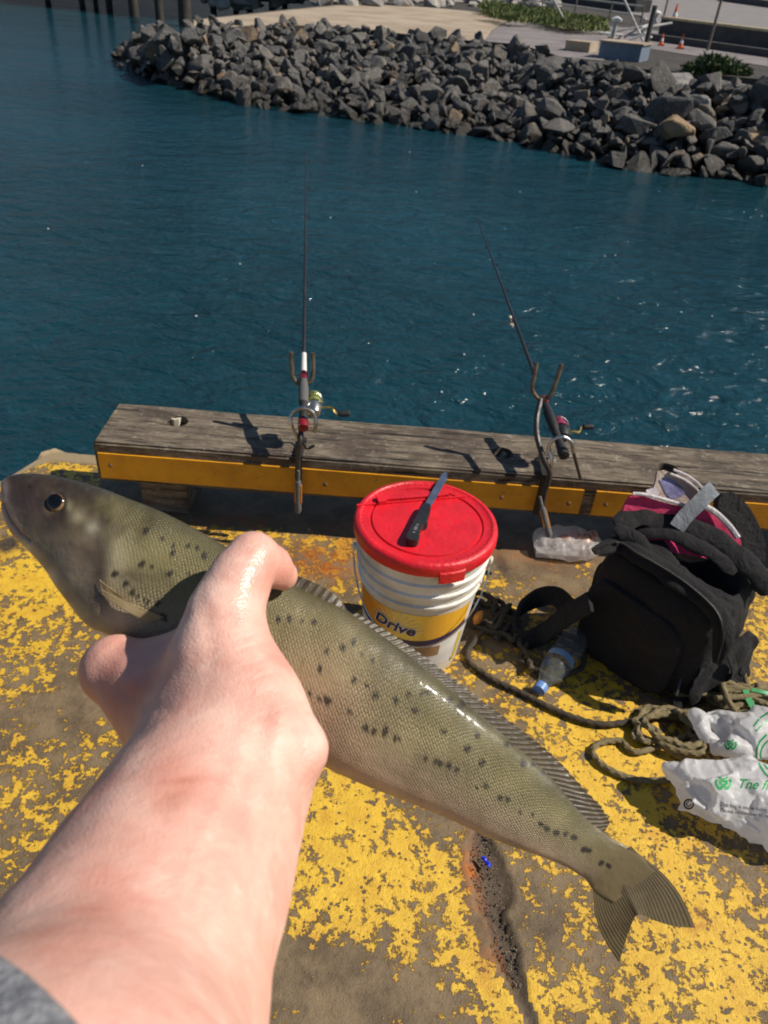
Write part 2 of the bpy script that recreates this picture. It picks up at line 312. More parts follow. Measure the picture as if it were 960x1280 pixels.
MT = dict(
    deck=deck_mat(), water=water_mat(), wood=wood_mat(), board=board_mat(), rock=rock_mat(), skin=skin_mat(), fish=fish_mat(),
    sleeve=fabric_mat('grey_marl_sleeve', (.34, .34, .36), 600), pack=fabric_mat('black_nylon', (.0125, .011, .0115), 900, .8), packweb=fabric_mat('black_webbing', (.016, .0145, .015), 500),
    packin=simple('dark_lining', (.012, .012, .013), .9), zipm=simple('zip_teeth', (.06, .06, .06), .4, bump=.001, bsc=500),
    white=simple('white_pail_plastic', (.72, .70, .66), .38, (.52, .47, .39), 9, .001, 90), red=simple('red_lid_plastic', (.70, .012, .022), .38, (.54, .012, .02), 14, .0018, 90),
    label=ramp_label_mat(), navy=simple('navy_print', (.02, .015, .10), .4), lwhite=simple('white_print', (.78, .76, .72), .4), ray=simple('pale_yellow_print', (.86, .70, .36), .4), tan=simple('tan_print', (.35, .2, .1), .4),
    yprint=simple('yellow_print', (.75, .55, .02), .4), steel=simple('steel', (.5, .5, .5), .28, (.35, .33, .3), 30, .0006, 200, metal=1), blade=simple('blade_steel', (.33, .36, .44), .32, (.24, .27, .34), 20, metal=.85),
    black=simple('black_plastic', (.02, .02, .021), .4, bump=.0008, bsc=160), rubber=simple('black_rubber', (.014, .014, .015), .65, bump=.001, bsc=220), greyg=simple('grey_foam_grip', (.13, .125, .12), .7, bump=.002, bsc=240),
    rustm=simple('worn_bracket_metal', (.20, .165, .115), .45, (.09, .06, .04), 60, .0012, 150, metal=.7), blackm=simple('black_painted_metal', (.018, .016, .016), .45, (.035, .026, .02), 40, .001, 150),
    orange=simple('orange_plastic', (.62, .22, .02), .5), chrome=simple('reel_metal', (.55, .55, .53), .22, metal=.9), gold=simple('gold_metal', (.60, .40, .10), .28, metal=.9), greengold=simple('green_gold_spool', (.42, .50, .16), .25, (.5, .42, .12), 40, metal=.7),
    redcap=simple('dark_red_cap', (.25, .012, .02), .3), pinkp=simple('pink_spool', (.30, .04, .09), .35), bolt=simple('rusty_bolt', (.10, .06, .035), .7, (.2, .09, .03), 90, .002, 200), palebolt=simple('pale_nut', (.62, .55, .42), .7, bump=.002, bsc=120),
    rope=rope_mat('olive_rope', (.17, .13, .06), (.24, .19, .095)), ropedk=rope_mat('dark_rope', (.05, .038, .026), (.09, .065, .035)),
    bag=plastic_film('white_bag_film', (.80, .79, .79), .97, .38), film=plastic_film('clear_bag_film', (.80, .74, .72), .62, .2), green=simple('green_print', (.01, .33, .08), .45), blackp=simple('black_print', (.02, .02, .02), .5),
    bait=simple('prawn_bait', (.66, .24, .13), .3, (.7, .42, .3), 60, .002, 120), bottle=plastic_film('clear_bottle_plastic', (.45, .52, .56), .20, .08), bcap=simple('blue_bottle_cap', (.14, .26, .55), .4), blab=simple('blue_bottle_label', (.16, .28, .42), .4, (.3, .42, .55), 40),
    pink=fabric_mat('pink_fabric', (.62, .045, .13), 700), beige=fabric_mat('beige_lining', (.52, .42, .34), 700), lilac=fabric_mat('lilac_tag', (.24, .23, .40), 700), greyv=fabric_mat('grey_strap', (.30, .32, .34), 900), piping=fabric_mat('white_piping', (.66, .60, .60), 700),
    conc=simple('pale_concrete', (.40, .32, .23), .85, (.30, .23, .16), .9, .02, 20), asph=asphalt('path_asphalt', (.24, .21, .20), (.18, .155, .15)), road=asphalt('carpark_asphalt', (.23, .21, .20), (.19, .17, .165)), earth=simple('bank_earth', (.035, .03, .026), .95, (.06, .05, .04), 1, .05, 8),
    wallp=simple('dark_wall', (.05, .047, .047), .85, (.075, .07, .068), 1.5, .02, 20), cream=simple('cream_capping', (.55, .44, .26), .8), bluec=simple('blue_grey_block', (.17, .21, .26), .8, (.13, .165, .21), 2, .01, 12), grass=simple('grass_blades', (.075, .11, .022), .8, (.12, .13, .035), .8), leaf=simple('bush_leaf', (.035, .065, .015), .6, (.06, .09, .02), 2),
    pile=simple('dark_pile', (.035, .03, .026), .85, (.055, .045, .035), 3, .03, 9), rail=simple('pale_rail', (.48, .46, .44), .6), rusty=simple('rusty_rail', (.16, .13, .11), .7), cone=simple('cone_orange', (.80, .14, .03), .55), coneb=simple('cone_white', (.75, .72, .68), .6), whitec=simple('white_cap', (.75, .73, .68), .5), specks=simple('white_speck', (.7, .72, .72), .6),
    sand=simple('sandstone', (.30, .20, .11), .85, (.22, .15, .08), 1.4, .06, 6), palerock=simple('pale_lichen_rock', (.25, .235, .215), .9, (.07, .066, .062), 3.5, .08, 5), stones=simple('pale_rubble', (.36, .33, .29), .9, (.2, .18, .16), 2, .05, 6),
    added_shore_mat=simple('added_shore_land', (.075, .095, .115), .9, (.11, .125, .14), .02), eyew=simple('eye_gold', (.06, .035, .018), .15, (.26, .15, .07), 160), pupil=simple('eye_black', (.004, .004, .005), .06), findark=fin_mat('fin_brown', (.105, .075, .035), (.065, .046, .022), .18), finpale=fin_mat('fin_pale', (.62, .50, .29), (.46, .36, .19), .3), tail=fin_mat('tail_skin', (.150, .113, .054), (.11, .08, .038), .06), lip=simple('pale_lip', (.42, .29, .22), .3, (.3, .2, .15), 200),
    blueb=simple('blue_bead', (.02, .04, .65), .35), aggr=simple('aggregate', (.07, .05, .033), .8, (.2, .16, .11), 60, .003, 200), rustst=simple('rust_lump', (.36, .09, .012), .85, (.13, .035, .01), 70, .003, 200))

# ------------------------------------------------------------------ water and far terrain
ZW = -1.35
mb = MB(); xs = np.concatenate([np.linspace(-600, -40, 8), np.linspace(-30, 30, 20), np.linspace(40, 600, 8)]); ys = np.concatenate([np.linspace(-20, 60, 24), np.linspace(80, 900, 10)])
mb.grid([[(x, y, ZW) for y in ys] for x in xs]); tag(build('water', mb, MT['water'], sharp=None), kind='structure')

m = MB(); g = []  # unseen land added to block the bright horizon in the water's reflections
for i in range(40):
    a = radians(62+i*3.6); row = []
    for k, (dr, hz) in enumerate(((0, -2), (6, 1.5), (20, 4), (45, 5.5), (90, 4), (140, -2))):
        rr = 95+dr+14*nz((i*.23, k*.1, 0)); row.append((cos(a)*rr, sin(a)*rr, hz*(1+.4*nz((i*.31, k*.5, 3))) if 0 < k < 5 else -2))
    g.append(row)
m.grid(g)
tag(build('added_shore', m, MT['added_shore_mat']), kind='structure')
ZB = 0.
def zb(x, y, dz=0.):                            # the bank's gently sloping top: z = -.22 + .022 x
    d = ray(x, y); k = (-.22+dz+.022*CAM[0]-CAM[2])/(d[2]-.022*d[0]); return CAM+d*k
def sheet(name, pxs, z, mat, depth=0, extra=None, kind='structure'):
    P = [zb(x, y, z) for x, y in pxs]+[np.array(e, float) for e in (extra or [])]
    m = MB(); m.prism(P, (0, 0, -depth)) if depth else m.add(P, [tuple(range(len(P)))])
    return tag(build(name, m, mat, sharp=None), kind=kind)
top_px = [(241, 33), (262, 36), (300, 33), (360, 32), (420, 33), (480, 40), (540, 47), (600, 52), (650, 56), (705, 72), (750, 80), (800, 86), (880, 92), (960, 100)]
top_w = [zb(x, y, ZB) for x, y in top_px]
far = [np.array(p) for p in [(x, y, -.22+.022*x) for x, y in [(40, 10), (60, 60), (60, 300), (30, 300), (4, 70)]]]
lft = [zb(440, 3), zb(365, 11), zb(241, 24)]
m = MB(); m.prism(top_w+far+lft, (0, 0, -2.2)); tag(build('far_bank', m, MT['earth'], sharp=None), kind='structure')
sheet('bank_path', [(242, 32), (262, 35.5), (300, 32.5), (360, 31.5), (420, 32.5), (480, 39), (540, 46), (605, 52), (615, 38), (640, 22), (600, 15), (520, 8), (440, 5), (366, 12), (243, 25)], ZB+.006, MT['conc'])
sheet('bank_road', [(605, 51.5), (650, 55.5), (703, 71), (755, 76), (760, 45), (745, 37), (700, 33), (640, 23), (616, 38)], ZB+.01, MT['asph'])
sheet('lower_road', [(806, 60), (960, 83), (960, 62), (808, 36), (750, 32), (745, 40)], ZB+.012, MT['asph'], extra=None)
sheet('carpark', [(822, 30), (960, 52), (1100, 72), (1400, 30)], ZB+.014, MT['road'], extra=[(55, 200, -.206+.022*55), (20, 200, -.206+.44)])

# rubble seen past the path, top left
rk = []
def rock_mesh(seed, flat=.75):
    r = random.Random(seed); bm = bmesh.new()
    for i in range(15):
        v = Vector((r.gauss(0, 1), r.gauss(0, 1), r.gauss(0, 1))).normalized()*r.uniform(.82, 1.08)
        bm.verts.new((v.x*r.uniform(.95, 1.05)*.56, v.y*.47, v.z*.5*flat))
    h = bmesh.ops.convex_hull(bm, input=bm.verts)
    bmesh.ops.delete(bm, geom=[g for g in h['geom_interior'] if isinstance(g, bmesh.types.BMVert)], context='VERTS')
    bmesh.ops.dissolve_limit(bm, angle_limit=radians(14), verts=bm.verts, edges=bm.edges)
    bmesh.ops.bevel(bm, geom=list(bm.edges), offset=.025, segments=1, affect='EDGES', clamp_overlap=True)
    bmesh.ops.triangulate(bm, faces=bm.faces); bmesh.ops.recalc_face_normals(bm, faces=bm.faces)
    me = bpy.data.meshes.new('rock'); bm.to_mesh(me); bm.free(); me.shade_flat(); return me
ROCKS = [rock_mesh(i, .6+.05*(i % 6)) for i in range(14)]
for me in ROCKS: me.materials.append(MT['rock'])
bw = thing('rock_breakwater', (0, 16, ZW), 'long sloping breakwater of dark angular boulders across the water', 'breakwater')
wl_px = [(146, 76), (165, 88), (200, 100), (250, 116), (320, 132), (400, 142), (480, 152), (560, 163), (640, 174), (700, 190), (760, 205), (830, 216), (900, 222), (960, 232)]
wl = np.array([pz(x, y, ZW) for x, y in wl_px]); tp = np.array([zb(x, y, -.04) for x, y in [(160, 58), (185, 50), (215, 44), (250, 38), (300, 34), (380, 33), (480, 41), (560, 50), (640, 58), (706, 78), (765, 88), (830, 100), (900, 108), (960, 115)]])
wl = np.vstack([wl, wl[-1]+(wl[-1]-wl[-2])*1.5, wl[-1]+(wl[-1]-wl[-2])*6]); tp = np.vstack([tp, tp[-1]+(tp[-1]-tp[-2])*1.5, tp[-1]+(tp[-1]-tp[-2])*6])
tp[0] = (wl[0]+np.array([.5, .6, .5])); tp[1] = wl[1]+np.array([.5, .9, .85]); tp[2, 2] = -.45; tp[3, 2] = -.25
S = np.linspace(0, 1, 120); ti = np.linspace(0, 1, len(wl))
def slope(s, v):
    a = np.array([np.interp(s, ti, wl[:, i]) for i in range(3)]); b = np.array([np.interp(s, ti, tp[:, i]) for i in range(3)])
    p = a+(b-a)*v; return p
m = MB(); m.grid([[slope(s, v)-np.array([0, 0, .42-.93*max(0, v-.6)]) for v in np.linspace(-.35, 1.0, 12)] for s in S]); build('embankment', m, MT['earth'], bw)
cand = []
for layer in range(2):
    s = 0
    for _ in range(3800 if layer == 0 else 2600):
        s = RNG.uniform(0, .97); v = RNG.uniform(-.06, 1.0)
        p = slope(s, v); size = float(np.clip(RNG.lognormal(math.log(.44 if layer == 0 else .28), .38), .2, 1.1))
        if s > .72 and RNG.random() < .4: size *= 1.25
        if v > .93: size = min(size, .5)
        p = p+np.array([RNG.normal(0, .05), RNG.normal(0, .05), (-.02 if layer == 0 else .1)+RNG.normal(0, .05)])
        if v > .9: p[2] -= .04
        mind = .255 if layer == 0 else .33
        if any(abs(q[0][0]-p[0]) < .9 and np.linalg.norm((q[0]-p)*(1, .8, 1)) < mind*(size+q[1]) for q in cand if layer == 0 or q[2] == 1): continue
        cand.append((p, size, layer))
big = [((.842, .107), 1.35, 'palerock'), ((.905, .97), .1, None)]
fr = lambda p: FPX/(np.dot(p-CAM, CW))
def onscreen(p):
    v = p-CAM; z = v@CW; return -10 < 480+FPX*(v@CR)/z < 970
cand.sort(key=lambda q: -(q[1]*fr(q[0])*(1 if onscreen(q[0]) else .01)))
rest = MB()
for i, (p, size, layer) in enumerate(cand):
    me = ROCKS[int(RNG.integers(len(ROCKS)))]; R = Matrix.Rotation(RNG.uniform(0, 6.28), 4, 'Z') @ Matrix.Rotation(RNG.normal(0, .7), 4, 'X') @ Matrix.Rotation(RNG.normal(0, .6), 4, 'Y')
    sc3 = Matrix.Diagonal((size*RNG.uniform(.85, 1.3), size*RNG.uniform(.8, 1.15), size*RNG.uniform(.75, 1.15), 1))
    if i < 292:
        o = link(bpy.data.objects.new('rock', me)); o.parent = bw; o.matrix_local = Matrix.Translation(Vector(p)-bw.location) @ R @ sc3
    else:
        M4 = Matrix.Translation(p) @ R @ sc3; rest.add([M4 @ x.co for x in me.vertices], [tuple(q.vertices) for q in me.polygons])
tag(build('rock_fill', rest, MT['rock'], bw, sharp=None, fix=False), kind='stuff')
for (x, y, z, sx, sy, sz, mt, lb, sd) in [(842, 106, -.3, 1.3, 1.0, .8, 'palerock', 'large pale lichened boulder', 3), (862, 138, -.55, 1.0, .8, .9, 'palerock', 'pale grey boulder', 5), (846, 162, -.75, .95, .7, .8, 'sand', 'tan sandstone boulder', 8), (958, 160, -.6, .9, .8, .9, 'sand', 'orange tan boulder', 2), (930, 114, -.28, 1.5, .8, .6, 'palerock', 'pale rubble slab', 6), (700, 160, -1.0, .9, .6, .5, None, None, 1), (955, 200, -1.1, .9, .8, .8, None, None, 9)]:
    o = link(bpy.data.objects.new('rock', ROCKS[sd].copy())); o.parent = bw
    if mt: o.data.materials[0] = MT[mt]; o['label'] = lb
    o.matrix_local = Matrix.Translation(Vector(pz(x, y, z))-bw.location) @ Matrix.Rotation(sd, 4, 'Z') @ Matrix.Diagonal((sx, sy, sz, 1))
# pale rubble beyond the path, top left
m = MB()
for k in range(120):
    me = ROCKS[k % 14]; x = random.uniform(245, 700); y = random.uniform(-6, 3)+(x-245)*.012+(3 if x < 370 else 0); p = zb(x, y, ZB+.05) if x > 380 else pz(x, y-1, -.7)
    M4 = Matrix.Translation(p) @ Matrix.Rotation(k, 4, 'Z') @ Matrix.Diagonal((random.uniform(.3, .9),)*3+(1,)); m.add([M4 @ q.co for q in me.vertices], [tuple(q.vertices) for q in me.polygons])
tag(build('rubble', m, MT['stones'], sharp=None, fix=False), 'pale rubble stones strewn behind the concrete path', kind='stuff')

# pier with dark piles, top left
pi_px = [(60, 3, 3.5), (103, 7, 3.5), (120, 8, 3), (137, 11, 4), (168, 21, 6), (200, 26, 5), (232, 33, 8), (267, 18, 4), (295, 14, 3.5), (312, 12, 4), (340, 8, 4), (356, 8, 3.5)]
pier = thing('pier', tuple(pz(200, 20, ZW)), 'distant dark timber pier on rows of piles at the far left', 'pier')
for x, y, hw in pi_px:
    p = pz(x, y, ZW); r = hw/FPX*np.dot(p-CAM, CW); m = MB(); m.lathe([(r*1.05, -1.5), (r*1.02, 0), (r, .8), (r*.97, 1.9)], p, n=14); build('pile', m, MT['pile'], pier)
m = MB(); pts = [pz(270, 34, ZW), pz(0, -2, ZW)]
m.prism([np.array(q) for q in [(-40, 36.5, .42), (-2.5, 34, .42), (3, 80, .42), (-50, 90, .42)]], (0, 0, .35)); build('pier_deck', m, MT['pile'], pier, sharp=None)
for k in range(4):
    m = MB(); m.box((-20, 40+k*6, .25), (44, .4, .3)); build('beam', m, MT['pile'], pier)

# ------------------------------------------------------------------ far bank furniture
def wall(name, pxs, z0, h, th, mat, label, cat, cap=None):
    A, B = [zb(x, y, z0) for x, y in pxs]; d = nrm(B-A); nn = np.cross([0, 0, 1], d); c = (A+B)/2
    t_ = thing(name, tuple(c), label, cat)
    m = MB(); m.box(c+nn*th/2+np.array([0, 0, h/2-.2]), (np.linalg.norm(B-A), th, h+.4), (d, nn, (0, 0, 1))); build('wall_body', m, mat, t_, sharp=None)
    if cap: m = MB(); m.box(c+nn*th/2+np.array([0, 0, h+.03]), (np.linalg.norm(B-A)+.02, th+.06, .06), (d, nn, (0, 0, 1))); build('capping', m, cap, t_, sharp=None)
    return t_
wall('low_wall', [(806, 64), (1150, 118)], ZB-.25, .42, .25, MT['wallp'], 'dark low retaining wall along the road above the boulders', 'wall')
wall('parapet_wall', [(822, 44), (1150, 92)], ZB, .42, .3, MT['wallp'], 'dark parapet wall with cream capping edging the car park', 'wall', MT['cream'])
b0 = thing('concrete_block', tuple(zb(770, 80, -.2)), 'blue grey concrete block set into the top of the rock bank', 'concrete block')
A, B = zb(744, 86, -.2), zb(795, 92, -.2); d = nrm(B-A); nn = np.cross([0, 0, 1], d); m = MB(); m.box((A+B)/2+nn*.35+np.array([0, 0, .1]), (np.linalg.norm(B-A), .7, .8), (d, nn, (0, 0, 1))); build('block_body', m, MT['bluec'], b0)
m = MB(); m.box((A+B)/2+nn*.35+np.array([0, 0, .515]), (np.linalg.norm(B-A)+.06, .75, .03), (d, nn, (0, 0, 1))); build('block_top', m, MT['conc'], b0)
m = MB(); A2 = zb(706, 76, -.2); B2 = zb(730, 80, -.2); m.box((A2+B2)/2+nn*.3+np.array([0, 0, .1]), (np.linalg.norm(B2-A2), .6, .62), (d, nn, (0, 0, 1)))
tag(build('concrete_block', m, MT['conc'], None, loc=tuple((A2+B2)/2)), 'sunlit cream concrete block left of the blue grey one', 'concrete block')
def cone(x, y, label, h=.72):
    p = zb(x, y, ZB+.015); t_ = thing('traffic_cone', tuple(p), label, 'traffic cone', 'orange traffic cones by the road')
    m = MB(); m.box(p+np.array([0, 0, .02]), (.36*h/.72, .36*h/.72, .04)); build('base', m, MT['cone'], t_)
    m = MB(); m.lathe([(.15*h/.72, .04), (.11*h/.72, .30*h), (.078*h/.72, .55*h), (.05*h/.72, .77*h), (.028*h/.72, h)], p, n=16); build('cone_body', m, MT['cone'], t_)
    m = MB(); m.lathe([(.104*h/.72, .37*h), (.073*h/.72, .6*h)], p, n=16, cap=False); m.v = [tuple(np.array(q)*1+np.array([(q[0]-p[0])*.05, (q[1]-p[1])*.05, 0])) for q in m.v]; build('band', m, MT['coneb'], t_)
cone(841, 30, 'orange traffic cone standing in the car park behind the cream capped wall', .62); cone(850, 61, 'orange traffic cone on the lower road, right of the dark pole', .32); cone(826, 57, 'small orange traffic cone on the lower road touching the dark pole', .27)
def fence_line(label, pts, h, post_at):
    P = [zb(x, y, ZB) for x, y in pts]; t_ = thing('guard_rail', tuple(P[0]), label, 'railing')
    for hz in (h, h*.5): m = MB(); m.tube([p+np.array([0, 0, hz]) for p in P], .028, 6); build('rail', m, MT['rail'], t_)
    for k in post_at: a = P[0]+(P[-1]-P[0])*k; m = MB(); m.lathe([(.03, 0), (.03, h+.05)], a, n=8); build('post', m, MT['rusty'], t_)
fence_line('pale pipe railing with posts beyond the grass strip', [(640, 6), (800, 32)], .55, [0, .28, .55, .8, 1])
def pole(x, y, h, r, label, mt='rusty', lean=(0, 0)):
    p = zb(x, y, ZB); m = MB(); m.tube([p, p+np.array([lean[0], lean[1], h])], r, 8); return tag(build('pole', m, MT[mt], None, loc=tuple(p)), label, 'pole')
pole(884, 64, 4, .035, 'tall thin grey pole rising beside the lower road'); pole(806, 62, .9, .06, 'short dark thick post at the end of the low wall', 'wallp'); pole(826, 36, 3, .03, 'thin pole behind the dark thick post', 'rusty')
pole(708, 30, .9, .03, 'leaning pale stake on the grass strip', 'rail', (-.75, .3)); pole(806, 56, 1.3, .028, 'leaning pale rail fallen across the block end', 'rail', (-1.0, .5))
def capped(x, y, h, label, rr=.16):
    p = zb(x, y, ZB); t_ = thing('bollard', tuple(p), label, 'bollard')
    m = MB(); m.lathe([(.07, -.3), (.055, h)], p, n=10); build('stem', m, MT['rail'], t_); m = MB(); m.lathe([(.04, h-.02), (rr, h+.01), (rr*1.05, h+.35*rr), (rr*.7, h+.6*rr), (.03, h+.8*rr)], p, n=16); build('cap', m, MT['whitec'], t_)
capped(764, 56, .5, 'white capped bollard standing on the blue grey block', .13); capped(818, 30, .3, 'white capped bollard at the left end of the parapet wall', .15)
sc_ = thing('scrap_pipes', tuple(zb(795, 45)), 'tangle of bent pale pipes behind the blue grey block', 'pipes')
for k in range(7): m = MB(); a = zb(775+k*7+random.uniform(-5, 5), 50-random.uniform(0, 12), ZB+.1); m.tube([a, a+np.array([random.uniform(-.7, .7), random.uniform(-.4, .4), random.uniform(.05, .5)]), a+np.array([random.uniform(-.9, 1.1), random.uniform(-.4, .4), random.uniform(.05, .4)])], .03, 6); build('pipe', m, MT['rail'], sc_)
m = MB(); A, B = zb(660, -4, ZB), zb(806, 17, ZB); m.box((A+B)/2+np.array([0, .6, .25]), (np.linalg.norm(B-A), .8, .5), (B-A, np.cross([0, 0, 1], B-A), (0, 0, 1)))
tag(build('dark_box', m, MT['wallp'], None, loc=tuple((A+B)/2)), 'long dark box behind the pale railing', 'wall')  # plain dark box along the band behind the railing
m = MB(); A, B = zb(905, 2, ZB), zb(1150, 36, ZB); m.box((A+B)/2+np.array([0, 1, .2]), (np.linalg.norm(B-A), .5, .35), (B-A, np.cross([0, 0, 1], B-A), (0, 0, 1)))
tag(build('dark_bar', m, MT['wallp'], None, loc=tuple((A+B)/2)), 'dark low barrier across the back of the car park', 'mass')  # plain dark strip across the far edge
# grass and bush
def leaves(name, spots, n, mat, size, up, parent=None):
    m = MB()
    for k in range(n):
        c, rad = spots[k % len(spots)]; dv = RNG.normal(0, 1, 3); dv = nrm(dv)*RNG.random()**.4; p = np.array(c)+dv*np.array(rad)
        a = nrm(RNG.normal(0, 1, 3)+np.array([0, 0, up])); b = nrm(np.cross(a, RNG.normal(0, 1, 3))); s_ = size*RNG.uniform(.6, 1.4)
        m.add([p-b*s_*.3, p+a*s_*.5-b*s_*.1, p+a*s_, p+b*s_*.3], [(0, 1, 2, 3)])
    return build(name, m, mat, parent, sharp=None, fix=False)
sp = []
for k in range(60):
    x = random.uniform(612, 745); y = 3+(x-612)*.14+random.uniform(0, 17); sp.append((pz(x, min(y, 29+(x-612)*.05), ZB+.02), (.5, .8, .05)))
m = MB(); P = [zb(x, y, ZB+.016) for x, y in [(608, 3), (680, 12), (760, 26), (762, 38), (700, 32), (640, 21)]]; m.add(P, [tuple(range(6))]); tag(build('verge', m, MT['grass'], sharp=None), kind='structure')
tag(leaves('grass', sp, 14000, MT['grass'], .11, .8), 'scrubby green grass on the strip beside the far path', 'grass', kind='stuff')
c = pz(895, 92, -.1); bush = thing('bush', tuple(c), 'low green bush growing over the low wall above the pale boulders', 'bush')
m = MB()
for k in range(9): m.tube([c+np.array([0, 0, -.2]), c+RNG.normal(0, 1, 3)*np.array([.5, .2, .05])+np.array([0, 0, .25])], [.03, .008], 5)
build('stems', m, MT['pile'], bush)
leaves('foliage', [(c+np.array([dx, 0, dz]), (.28, .25, .15)) for dx, dz in ((-.4, .03), (-.15, .16), (.12, .14), (.4, .05), (0, .0))], 4200, MT['leaf'], .085, .3, bush)

# ------------------------------------------------------------------ wharf deck
def edgeY(x): return float(np.interp(x, [-6, -1.6, -1.32, -1.2, -1.135, -1.085, -1.04, 9], [1.66, 1.68, 1.74, 1.80, 1.87, 2.00, 2.045, 2.045]))
xs = np.concatenate([np.linspace(-6, -1.35, 16), np.arange(-1.3, 1.25, .0065), np.linspace(1.3, 9, 20)]); vs = np.concatenate([np.linspace(-5, .25, 12), np.arange(.30, 1.2, .0065)]); vt = np.linspace(0, 1, 130)
cr_px = [(600, 1030), (603, 1060), (606, 1090), (615, 1125), (625, 1160), (632, 1190), (640, 1215), (652, 1250), (668, 1282)]; cr_w = np.array([pz(x, y)[:2] for x, y in cr_px]); cr_hw = np.array([.006, .024, .032, .034, .033, .028, .016, .008, .006])
Pk = []
for x in xs:
    col = [(x, y) for y in vs]+[(x, 1.2+(edgeY(x)-1.2)*t_) for t_ in vt]; Pk.append(col)
Pk = np.array(Pk); shp = Pk.shape[:2]; F2 = Pk.reshape(-1, 2); Z = np.zeros(len(F2))
fine = (np.abs(F2[:, 0]) < 1.32) & (F2[:, 1] > .28)
nzv = np.array([mnoise.fractal(Vector((x*7, y*7, 0)), 1, 2, 5) if q else 0 for (x, y), q in zip(F2, fine)])
Z += nzv*.0016
dcr = np.full(len(F2), 9.); hwv = np.full(len(F2), .01)
for a, b, ha, hb in zip(cr_w[:-1], cr_w[1:], cr_hw[:-1], cr_hw[1:]):
    ab = b-a; t_ = np.clip(((F2-a)@ab)/(ab@ab), 0, 1); d = np.linalg.norm(F2-a-t_[:, None]*ab, axis=1); k = d < dcr; dcr[k] = d[k]; hwv[k] = (ha+(hb-ha)*t_)[k]
hw2 = hwv*(1+.45*nzv*2); trench = np.clip(1-(dcr/np.maximum(hw2, .002))**2, 0, 1)**.5
Z -= trench*np.minimum(.014, hwv*.8)
ed = np.array([edgeY(x) for x in F2[:, 0]]); de = ed-F2[:, 1]
Z -= np.clip((.03-de)/.03, 0, 1)**2*.02*(1+nzv*3)
def blob(x, y, rx, ry, amp, z=0):
    c = pz(x, y)[:2]; e = pz(x+rx, y)[:2]; f = pz(x, y+ry)[:2]; a = np.linalg.norm(e-c); b = np.linalg.norm(f-c); u_ = (e-c)/a; v_ = np.array([-u_[1], u_[0]]); d = F2-c
    return amp*np.exp(-((d@u_)/a)**2-((d@v_)/b)**2)
paint = np.full(len(F2), .034)
for q in [(60, 720, 90, 60, .12), (40, 900, 70, 60, -.03), (60, 1010, 110, 70, .03), (110, 860, 40, 70, -.10), (480, 1100, 120, 110, .10), (700, 1240, 160, 50, .05), (770, 1080, 80, 70, .07), (880, 1200, 120, 100, .07), (420, 1230, 90, 60, -.16), (520, 1270, 70, 40, -.10), (665, 1130, 45, 60, -.10), (660, 690, 60, 40, -.10), (690, 720, 50, 25, -.05), (420, 690, 40, 30, .02), (560, 1010, 70, 35, -.14), (430, 1000, 60, 60, .08), (350, 660, 120, 12, .10), (140, 980, 40, 50, -.05), (800, 950, 60, 40, .10), (720, 880, 70, 60, .06), (150, 720, 50, 40, -.02), (960, 800, 40, 60, .06), (760, 985, 60, 40, .08)]: paint += blob(*q)
paint[de < .075] = -.5; paint -= .22*np.clip((F2[:, 1]-1.70)/.05, 0, 1)*(F2[:, 0] > -.85)
paint -= np.clip((trench > 0)*.6+np.clip(1-dcr/np.maximum(hwv*1.6, .001), 0, 1)*.25, 0, .7)
rust = np.zeros(len(F2))
for q in [(400, 705, 50, 22, 1.1), (590, 1095, 11, 45, 1.3), (300, 655, 60, 10, .8), (560, 690, 200, 14, .35), (450, 668, 60, 16, .6), (868, 1145, 22, 18, .8), (610, 1200, 14, 25, .7), (680, 690, 40, 20, .25), (100, 1030, 14, 8, .5), (690, 760, 30, 18, .3)]: rust += blob(*q)
pit = np.clip(trench*.9, 0, 1)+blob(10, 680, 14, 10, 1.5)+blob(685, 1165, 9, 9, 1)+blob(627, 705, 7, 14, 1.6)+blob(560, 1022, 4, 3, 1.4)  # colour darkened in the groove and at a few small spots
pale = (np.clip((.085-de)/.02, 0, 1))*(F2[:, 0] < 9)
m = MB(); m.grid(np.concatenate([F2, Z[:, None]], 1).reshape(*shp, 3))
n0 = len(m.v); skirt = [[(x, edgeY(x), m.v[i*shp[1]+shp[1]-1][2]), (x, edgeY(x)-.004, -.1), (x, edgeY(x)+.0, -.6), (x, edgeY(x), -2.2)] for i, x in enumerate(xs)]
m.grid(skirt); ex = len(m.v)-n0
deck = tag(build('wharf_deck', m, MT['deck'], sharp=60, fix=False), kind='structure')
for nme, a, fl in (('paint', paint, -.5), ('rust', np.clip(rust, 0, 1), 0), ('pit', np.clip(pit, 0, 1), 0), ('pale', np.clip(pale, 0, 1), .6)): attr(deck, nme, np.concatenate([a, np.full(ex, fl)]))
# loose aggregate in the broken groove, blue fleck
m = MB(); m2 = MB()
for k in range(520):
    t_ = random.random()**.9*.82; i = t_*(len(cr_w)-1); j = int(i); c = cr_w[j]+(cr_w[j+1]-cr_w[j])*(i-j); hw = np.interp(i, range(len(cr_hw)), cr_hw); c = c+np.array([random.uniform(-1, 1)*hw*.9, 0]); me = ROCKS[k % 14]; s_ = random.uniform(.0014, .0046)
    M4 = Matrix.Translation((c[0], c[1], -.008+random.uniform(-.002, .004))) @ Matrix.Rotation(k, 4, 'Z') @ Matrix.Diagonal((s_, s_, s_, 1)); (m2 if c[0]-np.interp(i, range(len(cr_w)), cr_w[:, 0]) < -hw*.25 and random.random() < .75 else m).add([M4 @ q.co for q in me.vertices], [tuple(q.vertices) for q in me.polygons])
tag(build('aggregate', m, MT['aggr'], sharp=None, fix=False), 'loose grey aggregate in the broken groove of the deck', 'gravel', kind='stuff')
tag(build('rust_crumbs', m2, MT['rustst'], sharp=None, fix=False), 'rusty crumbs along the left side of the deck groove', 'rust', kind='stuff')
